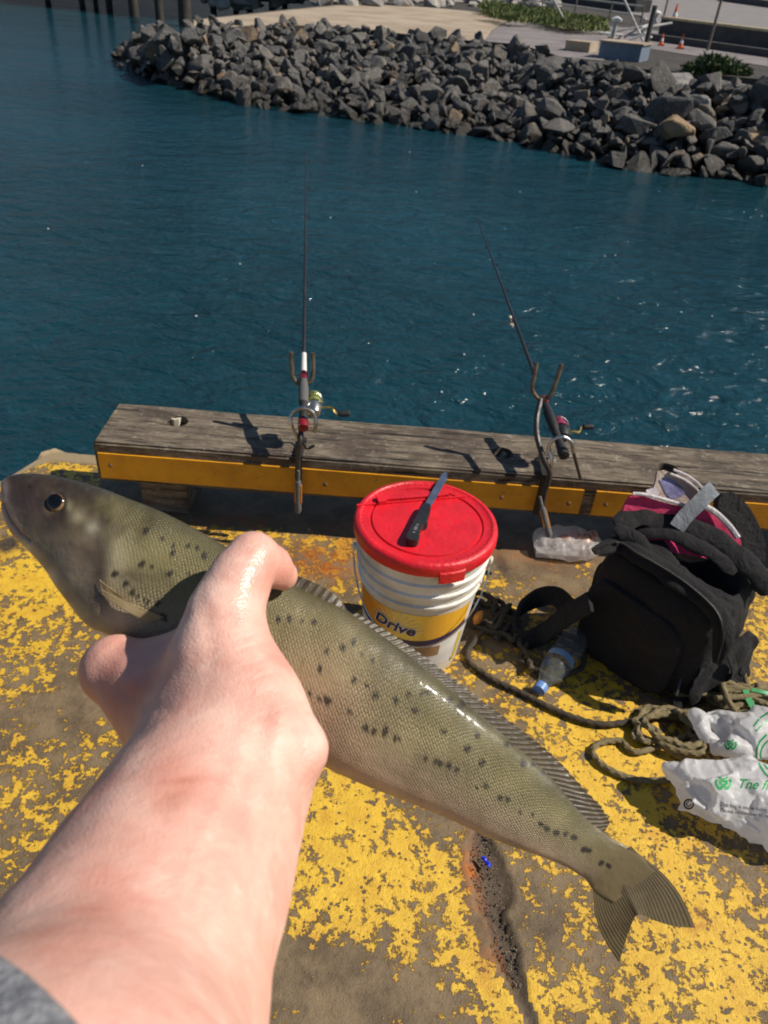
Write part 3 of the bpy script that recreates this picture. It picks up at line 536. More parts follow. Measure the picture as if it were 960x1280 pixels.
c = pz(607, 1077, .002); m = MB(); m.tube(smoothpts([c+np.array(q) for q in [(-.007, .006, .001), (-.002, .004, .003), (.0, -.001, .002), (.006, -.006, .003), (.003, -.011, .002)]], 5), .0034, 8)
tag(build('plastic_scrap', m, MT['blueb'], None, loc=tuple(c)), 'small curled bright blue plastic scrap in the deck groove', 'plastic scrap')

# ------------------------------------------------------------------ timber bull rail
tilt = math.atan2(.046, 1.806); TX = np.array([cos(tilt), sin(tilt), 0]); TY = np.array([-sin(tilt), cos(tilt), 0]); T0 = np.array([-.785, 1.708, 0])
def tw(a, b, z): return T0+TX*a+TY*b+np.array([0, 0, z])
tim = thing('timber_kerb', tuple(tw(0, 0, 0)), 'long weathered grey timber kerb beam along the wharf edge', 'kerb beam')
ZT0, ZT1 = .128, .25; LT = 3.6
me = bpy.data.meshes.new('beam'); bm = bmesh.new()
mbx = MB(); mbx.box(tw(LT/2, .111, (ZT0+ZT1)/2), (LT, .222, ZT1-ZT0), (TX, TY, (0, 0, 1)))
vs_ = [bm.verts.new(np.array(p)-np.array(tim.location)) for p in mbx.v]
for q in mbx.f: bm.faces.new([vs_[i] for i in q])
bmesh.ops.recalc_face_normals(bm, faces=bm.faces)
bmesh.ops.bevel(bm, geom=list(bm.edges), offset=.006, segments=2, affect='EDGES')
bm.to_mesh(me); bm.free(); beam = link(bpy.data.objects.new('beam', me)); beam.parent = tim; me.materials.append(MT['wood'])
holes = [(222, 527), (628, 566), (835, 586)]
for x, y in holes:
    c = pz(x, y, ZT1); cm = MB(); cm.lathe([(.030, -.075), (.028, -.02), (.032, .03)], c, n=24); cut = build('cutter', cm, MT['wood'])
    md = beam.modifiers.new('b', 'BOOLEAN'); md.object = cut; md.operation = 'DIFFERENCE'; md.solver = 'EXACT'
    dg = bpy.context.evaluated_depsgraph_get(); nm = bpy.data.meshes.new_from_object(beam.evaluated_get(dg)); beam.modifiers.clear(); beam.data = nm; bpy.data.objects.remove(cut)
# roughen the beam: dense top relief
bm = bmesh.new(); bm.from_mesh(beam.data); bmesh.ops.triangulate(bm, faces=[f for f in bm.faces if len(f.verts) > 4])
for _ in range(5):
    long = [e for e in bm.edges if e.calc_length() > .03]
    if not long: break
    bmesh.ops.subdivide_edges(bm, edges=long, cuts=1); bmesh.ops.triangulate(bm, faces=[f for f in bm.faces if len(f.verts) > 4])
bm.normal_update()
for v in bm.verts:
    p = v.co; v.co = p+v.normal*(fbm((p.x*.5, p.y*2.2, p.z*2.2), 9)*.0026)
bm.to_mesh(beam.data); bm.free(); beam.data.shade_smooth(); beam.data.set_sharp_from_angle(angle=radians(32)); beam.data.name = 'beam'
for x, y in ((222, 531), (629, 571)):
    c = pz(x, y, ZT1-.03); m = MB()
    if x < 300: m.lathe([(.006, .0), (.006, .026), (.0165, .028), (.0165, -.02), (.013, -.03)], c+np.array([-.003, -.004, 0]), n=8, cap=False); m.lathe([(.006, .012), (.001, .012)], c+np.array([-.003, -.004, 0]), n=8, cap=False)
    else: m.lathe([(.002, .018), (.010, .016), (.012, .008), (.009, -.02)], c, (.3, .1, 1), n=9)
    build('nut', m, MT['palebolt'], tim)
for a0, a1 in ((.012, 1.318), (1.352, 3.55)):
    m = MB(); m.box(tw((a0+a1)/2, -.0022, .181), (a1-a0, .007, .078), (TX, TY, (0, 0, 1))); o = build('yellow_board', m, MT['board'], tim)
for a in (.042, .62, 1.1, 1.285, 1.385, 1.45, 1.95, 2.4):
    m = MB(); m.lathe([(.0065, .0), (.0065, .002), (.004, .004), (.001, .0045)], tw(a, -.0055, .181+.008*sin(a*9)), -TY, n=12); build('bolt', m, MT['bolt'], tim)
for a in (.16, .9, 1.7, 2.5, 3.3):
    m = MB(); m.box(tw(a, .12, .0645), (.13, .14, .129), (TX, TY, (0, 0, 1))); build('packer_block', m, MT['wood'], tim)

# ------------------------------------------------------------------ rods and holders
def rod(tip, butt, seg, label, white, rl):
    B = np.array(butt); T = np.array(tip); L = np.linalg.norm(T-B); ax = nrm(T-B); t_ = thing('fishing_rod', tuple(B), label, 'fishing rod', 'fishing rods on the kerb')
    at = lambda s_: B+ax*s_+np.array([0, 0, -.05])*(s_/L)**2*0
    sag = lambda s_: at(s_)
    side = nrm(np.cross(ax, [0, 0, 1])); up = np.cross(side, ax)
    m = MB(); ss = np.linspace(seg[1], L, 24); m.tube([sag(q) for q in ss], np.interp(ss, [0, seg[1], L], [.0062, .0058, .0016]), 8); build('blank', m, MT['black'], t_)
    m = MB(); m.lathe([(.0115, 0), (.0125, .02), (.0105, .05), (.0105, seg[0]*.45), (.012, seg[0]*.48)], B, ax, 16); build('rear_grip', m, MT['rubber'], t_)
    m = MB(); m.lathe([(.012, seg[0]*.48), (.0135, seg[0]*.53), (.0135, seg[0]*.78), (.010, seg[0])], B, ax, 16); build('foregrip', m, MT['greyg'] if white else MT['rubber'], t_)
    m = MB(); m.lathe([(.006, -.014), (.0135, -.012), (.0145, 0), (.0135, .012)], B, ax, 16); build('butt_cap', m, MT['redcap'] if white else MT['rubber'], t_)
    if white: m = MB(); m.lathe([(.0075, seg[0]+.03), (.0082, seg[0]+.035), (.0070, seg[1]+.0)], B, ax, 14); build('white_sleeve', m, MT['lwhite'], t_)
    m = MB(); m.lathe([(.0115, seg[0]), (.012, seg[0]+.012), (.009, seg[0]+.03)], B, ax, 14); build('winding', m, MT['redcap'], t_)
    for g, rr in zip(np.linspace(seg[1]+.14, L-.06, 6), (.011, .009, .007, .0055, .0045, .004)):
        m = MB(); c = sag(g)+(-up*.2+side*.8)*(rr+.007); m.tube([c+rr*(side*cos(a)+up*sin(a)) for a in np.linspace(0, 2*pi, 14, endpoint=False)], .0010, 5, closed=True); m.tube([sag(g-.012), c-(side*.8-up*.2)*rr], .0012, 5); m.tube([sag(g+.012), c-(side*.8-up*.2)*rr], .0012, 5); build('guide', m, MT['blackm'], t_)
    # reel hanging under the seat
    rc = B+ax*rl[0]+side*rl[1]-up*rl[2]; m = MB()
    m.tube([B+ax*(rl[0]-.02), B+ax*rl[0]+(rc-B-ax*rl[0])*.5, rc], [.006, .007, .012], 10); m.lathe([(.004, -.03), (.016, -.026), (.021, -.01), (.020, .006), (.012, .012)], rc, ax, 18); m.lathe([(.006, -.022), (.017, -.016), (.017, .016), (.006, .022)], rc, side, 16)
    reel = build('reel', m, MT['chrome'] if white else MT['black'], t_)
    m = MB(); m.lathe([(.020, .012), (.0215, .014), (.0215, .017), (.0165, .019), (.0165, .036), (.0205, .038), (.0205, .041), (.012, .046), (.004, .049)], rc, ax, 20); build('spool', m, MT['greengold'] if white else MT['pinkp'], reel)
    m = MB(); m.tube([rc+ax*.012+side*.023*cos(a)+up*.023*sin(a)+ax*.02*abs(sin(a)) for a in np.linspace(-.4, pi+.4, 16)], .0016, 6); build('bail_wire', m, MT['steel'], reel)
    hb = rc+side*.02; k1 = hb+side*.028-up*.002; k2 = k1-ax*.022*rl[3]+side*.012; k3 = k2+side*.004
    m = MB(); m.tube(smoothpts([hb-side*.004, hb+side*.012, k1, k2], 5), .0032, 8); build('handle_arm', m, MT['gold'], reel)
    m = MB(); m.lathe([(.004, 0), (.0075, .004), (.0085, .016), (.0075, .028), (.004, .031)], k3, nrm(side+.1*up), 14); build('handle_knob', m, MT['rubber'], reel)
    return t_
BL = pY(379, 531, 1.70); TL = pY(383, 190, 3.0)
rod(TL, BL, (.165, .27), 'black fishing rod with a white sleeve and green gold spool at the kerb', True, (.085, .028, .02, 1))
BR = pY(704, 566, 1.70); TR = pY(594, 266, 3.05)
rodR = rod(TR, BR, (.20, .34), 'all black fishing rod leaning left with a gold armed reel handle', False, (.10, .024, .012, -1))
c = BR+(TR-BR)*.46; m = MB()
for k in range(5): m.lathe([(.001, -.008), (.006, 0), (.001, .008)], c+RNG.normal(0, .004, 3)+np.array([-.004, 0, -.004-.004*k]), RNG.normal(0, 1, 3), n=7)
tag(build('bait_scrap', m, MT['palebolt'], None, loc=tuple(c)), 'small pale bait scrap hooked on the right hand fishing rod', 'bait')

def holder(label, fork, ring, stem, clamp, hook, rr):
    t_ = thing('rod_holder', tuple(clamp[-1]), label, 'rod holder', 'clamp on rod holders')
    m = MB(); m.tube(smoothpts(fork, 6), .0060, 8); build('fork', m, MT['rustm'], t_)
    m = MB(); m.tube(smoothpts(ring, 6), .0048, 8); build('loop', m, MT['steel'], t_)
    m = MB(); m.tube(smoothpts(stem, 5), .0074, 8); build('stem', m, MT['blackm'], t_)
    a, b = np.array(clamp[0]), np.array(clamp[-1]); ax = nrm(b-a); L = np.linalg.norm(b-a)
    m = MB(); m.lathe([(.004, -.03), (.004, 0), (.007, .001), (.0085, .01), (.0078, L*.6), (.0095, L*.9), (.006, L)], a, ax, 12); h = build('clamp_handle', m, MT['greyg'], t_)
    for sd in (-1, 1): m = MB(); m.box(a+ax*L*.4+np.array([.007*sd, -.001, 0]), (.005, .009, L*.55), ((1, 0, 0), np.cross(ax, [1, 0, 0]), ax)); build('handle_inlay', m, MT['orange'], h)
    if hook is not None: m = MB(); m.tube(smoothpts(hook, 5), .0042, 8); build('arm', m, MT['blackm'], t_)
    y0 = clamp[0][1]; x0 = stem[-1][0]; m = MB(); m.box((x0, 1.712+.0255*(x0+.785)-.014, .2), (.016, .012, .13)); m.box((x0, 1.74+.0255*(x0+.785), .262), (.016, .10, .010)); build('clamp_jaw', m, MT['blackm'], t_)
f = lambda x, y, Y: pY(x, y, Y)
holder('worn metal rod holder clamped to the kerb under the white sleeved rod',
       [f(364, 440, 1.88), f(365, 462, 1.87), f(369, 476, 1.86), f(379, 481, 1.855), f(389, 476, 1.86), f(391.5, 462, 1.87), f(391, 441, 1.88)],
       [f(374, 552, 1.70), f(364, 530, 1.70), f(365, 517, 1.71), f(378, 510, 1.71), f(392, 516, 1.71), f(395, 530, 1.70), f(393, 540, 1.70)],
       [f(379, 481, 1.855), f(378, 505, 1.79), f(376, 545, 1.70), f(373, 565, 1.69), f(372, 598, 1.685)], [f(373, 601, 1.66), f(372.5, 641, 1.65)], [f(376, 548, 1.70), f(384, 560, 1.70), f(393, 557, 1.70)], 17)
holder('black and steel rod holder clamped to the kerb beside the backpack',
       [f(671, 453, 1.85), f(668, 470, 1.84), f(666, 487, 1.83), f(675, 499, 1.82), f(688, 494, 1.82), f(696, 474, 1.83), f(702, 455, 1.84)],
       [f(688, 592, 1.69), f(690, 575, 1.69), f(686, 562, 1.70), f(690, 551, 1.70), f(703, 546, 1.70), f(714, 553, 1.70), f(717, 566, 1.70)],
       [f(676, 499, 1.82), f(671, 525, 1.77), f(672, 548, 1.72), f(680, 575, 1.69), f(687, 592, 1.685), f(681, 615, 1.68), f(677, 636, 1.675)], [f(678, 634, 1.655), f(687, 671, 1.62)], [f(717, 566, 1.70), f(722, 585, 1.70), f(726, 599, 1.70)], 17)

# ------------------------------------------------------------------ bucket and knife
BC = np.array([.092, 1.325, 0]); HB = .355; HD = HB-.345
bk = thing('bucket', tuple(BC), 'white plastic pail with a red lid and orange printed label', 'bucket')
def rB(z): return .112+(.1465-.112)*z/HB
prof = [(.104, .004), (.110, 0)]+[(rB(z), z) for z in np.linspace(.006, .225, 12)]
for z0 in (.240, .272, .304): prof += [(rB(z0), z0), (rB(z0)+.005, z0+.003), (rB(z0)+.0055, z0+.009), (rB(z0)+.001, z0+.013)]
prof += [(rB(.345), .345), (rB(HB), HB)]
m = MB(); m.lathe(prof, BC, n=72); build('pail', m, MT['white'], bk, sharp=50)
RL = .155; lp = [(r_, z_+HD) for r_, z_ in [(RL-.006, .336), (RL-.001, .338), (RL, .342), (RL, .358), (RL-.002, .364), (RL-.006, .3675), (RL-.012, .368), (RL-.015, .3655), (RL-.02, .3645), (RL*.80, .3645), (RL*.79, .3610), (RL*.76, .3610), (RL*.75, .3645), (.001, .3655)]]
m = MB(); m.lathe(lp, BC, n=96, cap=False); lid = build('lid', m, MT['red'], bk, sharp=40)
# hinge chord, raised flap bar and tab
def lidp(x, y, dz=0): return pz(x, y, .366+HD+dz)
h0, h1 = lidp(446, 632), lidp(581, 621); hd = nrm(h1-h0); hn = np.array([-hd[1], hd[0], 0]); m = MB(); m.box((h0+h1)/2+np.array([0, 0, -.0005]), (np.linalg.norm(h1-h0), .005, .006), (hd, hn, (0, 0, 1))); build('hinge_ridge', m, MT['red'], lid)
q0, q1 = lidp(472, 627), lidp(560, 619); m = MB(); m.box((q0+q1)/2+hn*.004+np.array([0, 0, .002]), (np.linalg.norm(q1-q0), .016, .008), (hd, hn, (0, 0, 1))); m.box(q0+hd*.008+np.array([0, 0, .003])-hn*.002, (.018, .022, .012), (hd, hn, (0, 0, 1))); m.box(q1-hd*.02+np.array([0, 0, .003]), (.014, .022, .012), (hd, hn, (0, 0, 1))); build('flap_catch', m, MT['red'], lid)
a0 = math.atan2(*(pz(560, 705, .34+HD)-BC)[[1, 0]]); m = MB(); m.grid([[BC+np.array([cos(a)*rr, sin(a)*rr, z]) for rr, z in ((RL-.001, .352+HD), (RL+.003, .348+HD), (RL+.002, .322+HD), (RL-.003, .321+HD), (RL-.004, .345+HD))] for a in np.linspace(a0-.22, a0+.14, 12)]); build('lid_tab', m, MT['red'], lid)
m = MB()
for k in range(64):
    a = 2*pi*k/64; m.box(BC+np.array([cos(a), sin(a), 0])*(RL*.885)+np.array([0, 0, .3648+HD]), (.004, .0025, .0016), ((cos(a), sin(a), 0), (-sin(a), cos(a), 0), (0, 0, 1)))
build('lid_studs', m, MT['red'], lid)
# label sheet on the pail
def lab(a, z, e=.0009): return BC+np.array([cos(a)*(rB(z)+e), sin(a)*(rB(z)+e), z])
LA0, LA1, LZ0, LZ1 = radians(-160), radians(-32), .045, .222
def label_sheet(name, a0, a1, zf0, zf1, e, mt, par, uvs=True):
    A_ = np.linspace(a0, a1, 40); m = MB(); m.grid([[lab(a, zf0((a-a0)/(a1-a0))+(zf1((a-a0)/(a1-a0))-zf0((a-a0)/(a1-a0)))*t_, e) for t_ in np.linspace(0, 1, 8)] for a in A_]); o = build(name, m, mt, par, fix=False)
    if uvs:
        uv = o.data.uv_layers.new(name='UVMap'); nv = 8
        for l in o.data.loops: i, j = divmod(l.vertex_index, nv); uv.data[l.index].uv = (i/39, j/7)
    return o
lb = label_sheet('label', LA0, LA1, lambda t_: LZ0, lambda t_: LZ1, .0008, MT['label'], bk)
label_sheet('navy_band', LA0, LA1, lambda t_: .150-.030*sin(pi*t_), lambda t_: .168-.030*sin(pi*t_), .0014, MT['navy'], lb)
label_sheet('white_band', LA0, LA1, lambda t_: .045, lambda t_: .150-.030*sin(pi*t_), .0014, MT['lwhite'], lb)
for k in range(13):
    a = radians(-132+k*7); m = MB(); cc = (radians(-112), .165)
    g = []
    an = pi*(k+.5)/13; d_ = np.array([cos(an)*.5, sin(an)*.055]); pr = np.array([-sin(an)*.02, cos(an)*.0012+.0004])
    for t_ in np.linspace(.35, 1, 6): c2 = np.array(cc)+d_*t_; w_ = t_*1.0; g.append([lab(*(c2-pr*w_), .0016), lab(*(c2+pr*w_), .0016)])
    g = [[q for q in row] for row in g]
    m.grid(g); build('sun_ray', m, MT['ray'], lb, fix=False)
label_sheet('yellow_edge', LA1-.10, LA1+.0, lambda t_: .03, lambda t_: .13, .0018, MT['yprint'], lb)
def text_px(s_, size, shear=0, offset=0):
    cu = bpy.data.curves.new('t', 'FONT'); cu.body = s_; cu.size = size; cu.shear = shear; cu.offset = offset; o = link(bpy.data.objects.new('t', cu)); dg = bpy.context.evaluated_depsgraph_get()
    me = bpy.data.meshes.new_from_object(o.evaluated_get(dg)); bpy.data.objects.remove(o)
    bm = bmesh.new(); bm.from_mesh(me); bmesh.ops.triangulate(bm, faces=bm.faces); bmesh.ops.subdivide_edges(bm, edges=bm.edges, cuts=1, use_grid_fill=True); bmesh.ops.triangulate(bm, faces=bm.faces)
    v = np.array([q.co[:2] for q in bm.verts]); f_ = [tuple(q.index for q in g.verts) for g in bm.faces]; bm.free(); return v, f_
def bvh_of(o): M4 = o.matrix_world if not o.parent else Matrix.Translation(wloc(o)); return BVHTree.FromPolygons([M4 @ v.co for v in o.data.vertices], [tuple(p.vertices) for p in o.data.polygons])
def decal(name, v, f_, bvh, mt, par, e=.0006):
    out = []; ok = []
    for x, y in v:
        d = Vector(ray(x, y)).normalized(); h = bvh.ray_cast(Vector(CAM), d); ok.append(h[0] is not None)
        if h[0] is None: out.append((0, 0, 0)); continue
        n = h[1] if h[1].dot(d) < 0 else -h[1]; out.append(h[0]+n*e)
    f_ = [q for q in f_ if all(ok[i] for i in q)]
    if not f_: return None
    us = sorted({i for q in f_ for i in q}); ix = {i: k for k, i in enumerate(us)}; m = MB(); m.add([out[i] for i in us], [tuple(ix[i] for i in q) for q in f_])
    return build(name, m, mt, par, sharp=None, fix=False)
def place(v, x, y, rot=0, bend=0):
    c, s_ = cos(rot), sin(rot); X = v[:, 0]; Y = -v[:, 1]; Y = Y+bend*X*X
    return np.stack([x+X*c-Y*s_, y+X*s_+Y*c], 1)
bb = bvh_of(lb)
# anchored on the pail itself: angle and height round the label
def text_on_pail(s_, a, z, size, e, mt, par, shear=.25, off=0, slant=-.10):
    v, f_ = text_px(s_, size, shear, off); m = MB(); m.add([lab(a+x/rB(z), z+y+slant*x, e) for x, y in v], f_); return build('lettering', m, mt, par, sharp=None, fix=False)
a_t = math.atan2(*(pz(469, 775, .165)-BC)[[1, 0]])
text_on_pail('Drive', radians(-134), .166, .042, .0020, MT['lwhite'], lb, .25, .0032); text_on_pail('Drive', radians(-134), .166, .042, .0026, MT['navy'], lb, .25, .0012)
m = MB(); m.grid([[lab(a, z, .0022) for z in np.linspace(.085, .118, 4)] for a in np.linspace(radians(-92), radians(-62), 10)]); build('photo_print', m, MT['tan'], lb, fix=False)
# wire bail hanging down both sides
for s_, a in ((0, radians(186)), (1, radians(-8))):
    m = MB(); m.lathe([(.008, -.002), (.010, .006), (.006, .010)], BC+np.array([cos(a), sin(a), 0])*(rB(.3)+.004)+np.array([0, 0, .30]), (cos(a), sin(a), 0), 14); build('bail_ear', m, MT['white'], bk)
hp = []
for t_ in np.linspace(0, 1, 40):
    a = radians(186)+t_*radians(166); z = .30-.16*sin(pi*t_)**.8; hp.append(BC+np.array([cos(a), sin(a), 0])*(rB(z)+.012+.008*sin(pi*t_))+np.array([0, 0, z]))
m = MB(); m.tube(hp, .0019, 6); build('wire_handle', m, MT['steel'], bk)

kn_h, kn_g, kn_t = lidp(513, 679, .006), lidp(533, 637, .006), lidp(557, 593, .006); kx = nrm(kn_g-kn_h); ky = np.cross([0, 0, 1], kx); Lk = np.linalg.norm(kn_g-kn_h)
kn = thing('knife', tuple(kn_h), 'black handled knife lying across the red bucket lid', 'knife')
def kprism(pts, z0, z1, ox, n_=None): return MB().prism([ox+kx*a+ky*b+np.array([0, 0, z0]) for a, b in pts], (0, 0, z1-z0))
hpts = smoothpts([(0, .009), (-.004, -.002), (.004, -.015), (.018, -.013), (.03, -.009), (.045, -.0085), (.058, -.010), (.066, -.018), (.072, -.014), (Lk, -.009), (Lk, .009), (.055, .011), (.03, .0115), (.012, .012), (0, .009)], 4)[:-1]
m = kprism(hpts, -.004, .012, kn_h); hdl = build('knife_handle', m, MT['black'], kn)
for a in (.022, .05): m = MB(); m.lathe([(.003, 0), (.003, .0012)], kn_h+kx*a+np.array([0, 0, .0118]), n=10); build('rivet', m, MT['greyg'], hdl)
m = kprism([(.030, -.003), (.044, -.003), (.046, .003), (.031, .004)], .0119, .0128, kn_h); build('grip_inlay', m, MT['greyg'], hdl)
bx = nrm(kn_t-kn_g); by = np.cross([0, 0, 1], bx); Lb = np.linalg.norm(kn_t-kn_g)
bp = [(0, -.007), (Lb*.5, -.009), (Lb*.85, -.010), (Lb*1.02, -.002), (Lb, .004), (Lb*.9, .007), (Lb*.5, .008), (0, .008)]
m = MB().prism([kn_g+bx*a+by*b+np.array([0, 0, .003]) for a, b in bp], (0, 0, .0016)); build('knife_blade', m, MT['blade'], kn)

# ------------------------------------------------------------------ bait tray
c = pz(700, 682, .0)
tr = thing('bait_bag', tuple(c), 'clear plastic bag of pink bait lying by the kerb', 'bait bag')
lo = pz(706, 689, 0)-np.array([0, .018, 0])
def bagF(p): q = (p-(lo+np.array([0, .02, .028])))/np.array([.098, .06, .032]); return (np.sum(np.abs(q)**2.6, 1)**(1/2.6)-1)*.03
V, Fc = surfnets(bagF, lo+np.array([-.13, -.08, -.02]), lo+np.array([.13, .11, .08]), .004)
V = np.array([p+np.array([0, 0, 1])*fbm(p, 26)*.010+np.array([.3, .3, 0])*fbm(p, 50, 3)*.006 for p in V]); V[:, 2] = np.maximum(V[:, 2], .001)
m = MB(); m.add(V, Fc.tolist()); build('bag_film', m, MT['film'], tr, sharp=50)
m = MB(); m.box(lo+np.array([-.03, .015, .012]), (.12, .085, .016)); o = build('foam_tray', m, MT['lwhite'], tr)
for k in range(6):
    a = random.uniform(0, 3); q = lo+np.array([.0+.016*k, .0+.014*(k % 3), .050]); m = MB(); m.tube(smoothpts([q, q+np.array([.018*cos(a), .018*sin(a), .006]), q+np.array([.03*cos(a+.6), .03*sin(a+.6), 0])], 5), np.linspace(.008, .004, 11), 8); build('prawn', m, MT['bait'], tr)

# ------------------------------------------------------------------ ropes
def rope(name, pts, r, mt, label, grp=None, k=14):
    P = smoothpts(pts, k); m = MB(); m.tube(P, r, 10, lobes=(3, .17, 95/ (r/.0065))); return tag(build(name, m, mt, None, loc=tuple(P[0])), label, 'rope', grp, None)
def coil(cx, cy, rx, ry, n, z0, r, jit, rot=0, ang0=0):
    out = []; N = int(n*10)
    for i in range(N+1):
        a = ang0+2*pi*i/10; k = 1+jit*(RNG.random()-.5); x = cos(a)*rx*k; y = sin(a)*ry*k
        out.append((cx+x*cos(rot)-y*sin(rot)+RNG.normal(0, jit*.02), cy+x*sin(rot)+y*cos(rot)+RNG.normal(0, jit*.02), z0+r*(1+1.5*(i/N)*n*.55)+r*.6*RNG.random()))
    return out
rp = coil(*pz(838, 920, 0)[:2], .062, .05, 4.2, .0, .0075, .55, .3)
lead = [tuple(pz(x, y, .009)) for x, y in [(900, 985), (850, 975), (800, 975), (762, 962), (742, 943), (748, 930), (775, 926), (800, 940)]]
rope('rope', lead+rp, .0064, MT['rope'], 'loose olive rope coil lying in front of the backpack')
rp = []
for k in range(34):
    x = 905+RNG.normal(0, 26)+k*1.2; y = 868+RNG.normal(0, 13); rp.append(tuple(pz(x, y, .012+.05*RNG.random())))
rope('rope', rp, .0068, MT['rope'], 'knotted heap of thick olive rope right of the backpack', k=10)
rp = coil(*pz(610, 775, 0)[:2], .05, .075, 3, .0, .008, .7, .4); rp += [tuple(pz(x, y, .01)) for x, y in [(585, 815), (610, 845), (650, 865), (700, 890), (750, 905), (800, 900)]]
rope('rope', rp, .0066, MT['ropedk'], 'dark rope beside the bucket trailing into the backpack shade')
rp = coil(*pz(690, 825, 0)[:2], .075, .075, 1.6, .0, .008, .3, .2)
rope('rope', rp, .0066, MT['ropedk'], 'dark rope loop round the plastic bottle in the shade')
c = pz(600, 770, .03)
for k, (x, y, lb_) in enumerate([(598, 772, 'small orange float tangled in the dark rope by the bucket'),]):
    m = MB(); m.lathe([(.002, -.02), (.010, -.012), (.012, 0), (.009, .012), (.002, .02)], pz(x, y, .04), (.4, .7, .5), 14); tag(build('float', m, MT['orange'], None, loc=tuple(pz(x, y, .04))), lb_, 'float')

# ------------------------------------------------------------------ bottle
b0, b1 = pz(674, 862, .020), pz(722, 795, .034); bx = nrm(b1-b0); LB = np.linalg.norm(b1-b0)
bt = thing('bottle', tuple(b0), 'clear plastic bottle with a blue cap lying in the backpack shadow', 'bottle')
m = MB(); m.lathe([(.012, .0), (.0125, .018), (.014, .024), (.022, .045), (.031, .07), (.033, .085), (.033, LB*.6), (.031, LB*.62), (.033, LB*.65), (.033, LB*.95), (.026, LB), (.004, LB*.98)], b0, bx, 28, cap=False); build('bottle_body', m, MT['bottle'], bt)
m = MB(); m.lathe([(.012, -.006), (.0155, -.004), (.016, .014), (.014, .016)], b0, bx, 22); build('bottle_cap', m, MT['bcap'], bt)
m = MB(); m.lathe([(.0338, .094), (.0338, .112)], b0, bx, 28, cap=False); build('bottle_label', m, MT['blab'], bt)

# ------------------------------------------------------------------ backpack
def rbox8(C8, rnd, n=14):
    """rounded hexahedron through 8 corners, C8[i][j][k] for i left-right, j front-back, k bottom-top"""
    C8 = np.array(C8, float).reshape(2, 2, 2, 3); vs, fs = [], []; idx = {}
    def tri(p): u = (np.array(p)+1)/2; r = np.zeros(3); \
        r = sum(C8[i, j, k]*(u[0] if i else 1-u[0])*(u[1] if j else 1-u[1])*(u[2] if k else 1-u[2]) for i in (0, 1) for j in (0, 1) for k in (0, 1)); return r
    lin = np.linspace(-1, 1, n)
    def vid(p):
        key = tuple(np.round(p, 5))
        if key not in idx:
            q = np.array(p); c_ = np.clip(q, -(1-rnd), 1-rnd); d_ = q-c_; L_ = np.linalg.norm(d_); q2 = c_+(d_/L_*rnd if L_ > 1e-9 else 0); idx[key] = len(vs); vs.append(tri(q2))
        return idx[key]
    for ax_ in range(3):
        for sg in (-1, 1):
            for a in range(n-1):
                for b_ in range(n-1):
                    q = []
                    for da, db in ((0, 0), (1, 0), (1, 1), (0, 1)):
                        p = [0, 0, 0]; p[ax_] = sg; p[(ax_+1) % 3] = lin[a+da]; p[(ax_+2) % 3] = lin[b_+db]; q.append(vid(p))
                    fs.append(tuple(q))
    return np.array(vs), fs
FBL, FBR, SBR = np.array([.500, 1.405, .0]), np.array([.715, 1.19, .0]), np.array([.865, 1.31, .0]); SBL = FBL+(SBR-FBR)*1.05
FTL, FTR = pz(744, 688, .30), pz(893, 786, .25); STR, STL = pz(960, 712, .31), pz(800, 640, .34)
bp_ = thing('backpack', tuple((FBL+SBR)/2), 'black backpack standing open on the deck with things poking out', 'backpack')
V, Fc = rbox8([FBL, FTL, SBL, STL, FBR, FTR, SBR, STR], .42, 30)
cen = pz(872, 704, .29)
for i, p in enumerate(V):
    d_ = p-cen; a_ = nrm(FTR-FTL); b_ = nrm(STL-FTL); e = math.hypot(np.dot(d_, a_)/.085, np.dot(d_, b_)/.034)
    if p[2] > .2 and e < 1.2: V[i, 2] -= .09*max(0, 1-e**2.2/1.5)
    V[i] += np.array([.5, .5, .4])*fbm(p, 9, 1)*.010+np.array([1, -1, .3])*(abs(nz(p, 16, 2)))*.012
    V[i, 2] = max(V[i, 2], .001)
m = MB(); m.add(V, Fc); build('pack_body', m, MT['pack'], bp_, sharp=60)
n_ = nrm(np.cross(FBR-FBL, [0, 0, 1])); n_ = n_ if n_[1] < 0 else -n_
mid = lambda a, b, t_: a+(b-a)*t_
g = [mid(FBL, FBR, .05), mid(FBL, FBR, .05)*.18+mid(FTL, FTR, .05)*.82, mid(FBL, FBR, .85), mid(FBL, FBR, .85)*.2+mid(FTL, FTR, .85)*.8]
V, Fc = rbox8([g[0]+n_*.035, g[1]+n_*.022, g[0]-n_*.03, g[1]-n_*.03, g[2]+n_*.035, g[3]+n_*.022, g[2]-n_*.03, g[3]-n_*.03], .5, 20)
V = np.array([p+n_*fbm(p, 14, 4)*.006 for p in V]); V[:, 2] = np.maximum(V[:, 2], .001); m = MB(); m.add(V, Fc); fp = build('front_pocket', m, MT['pack'], bp_, sharp=60)
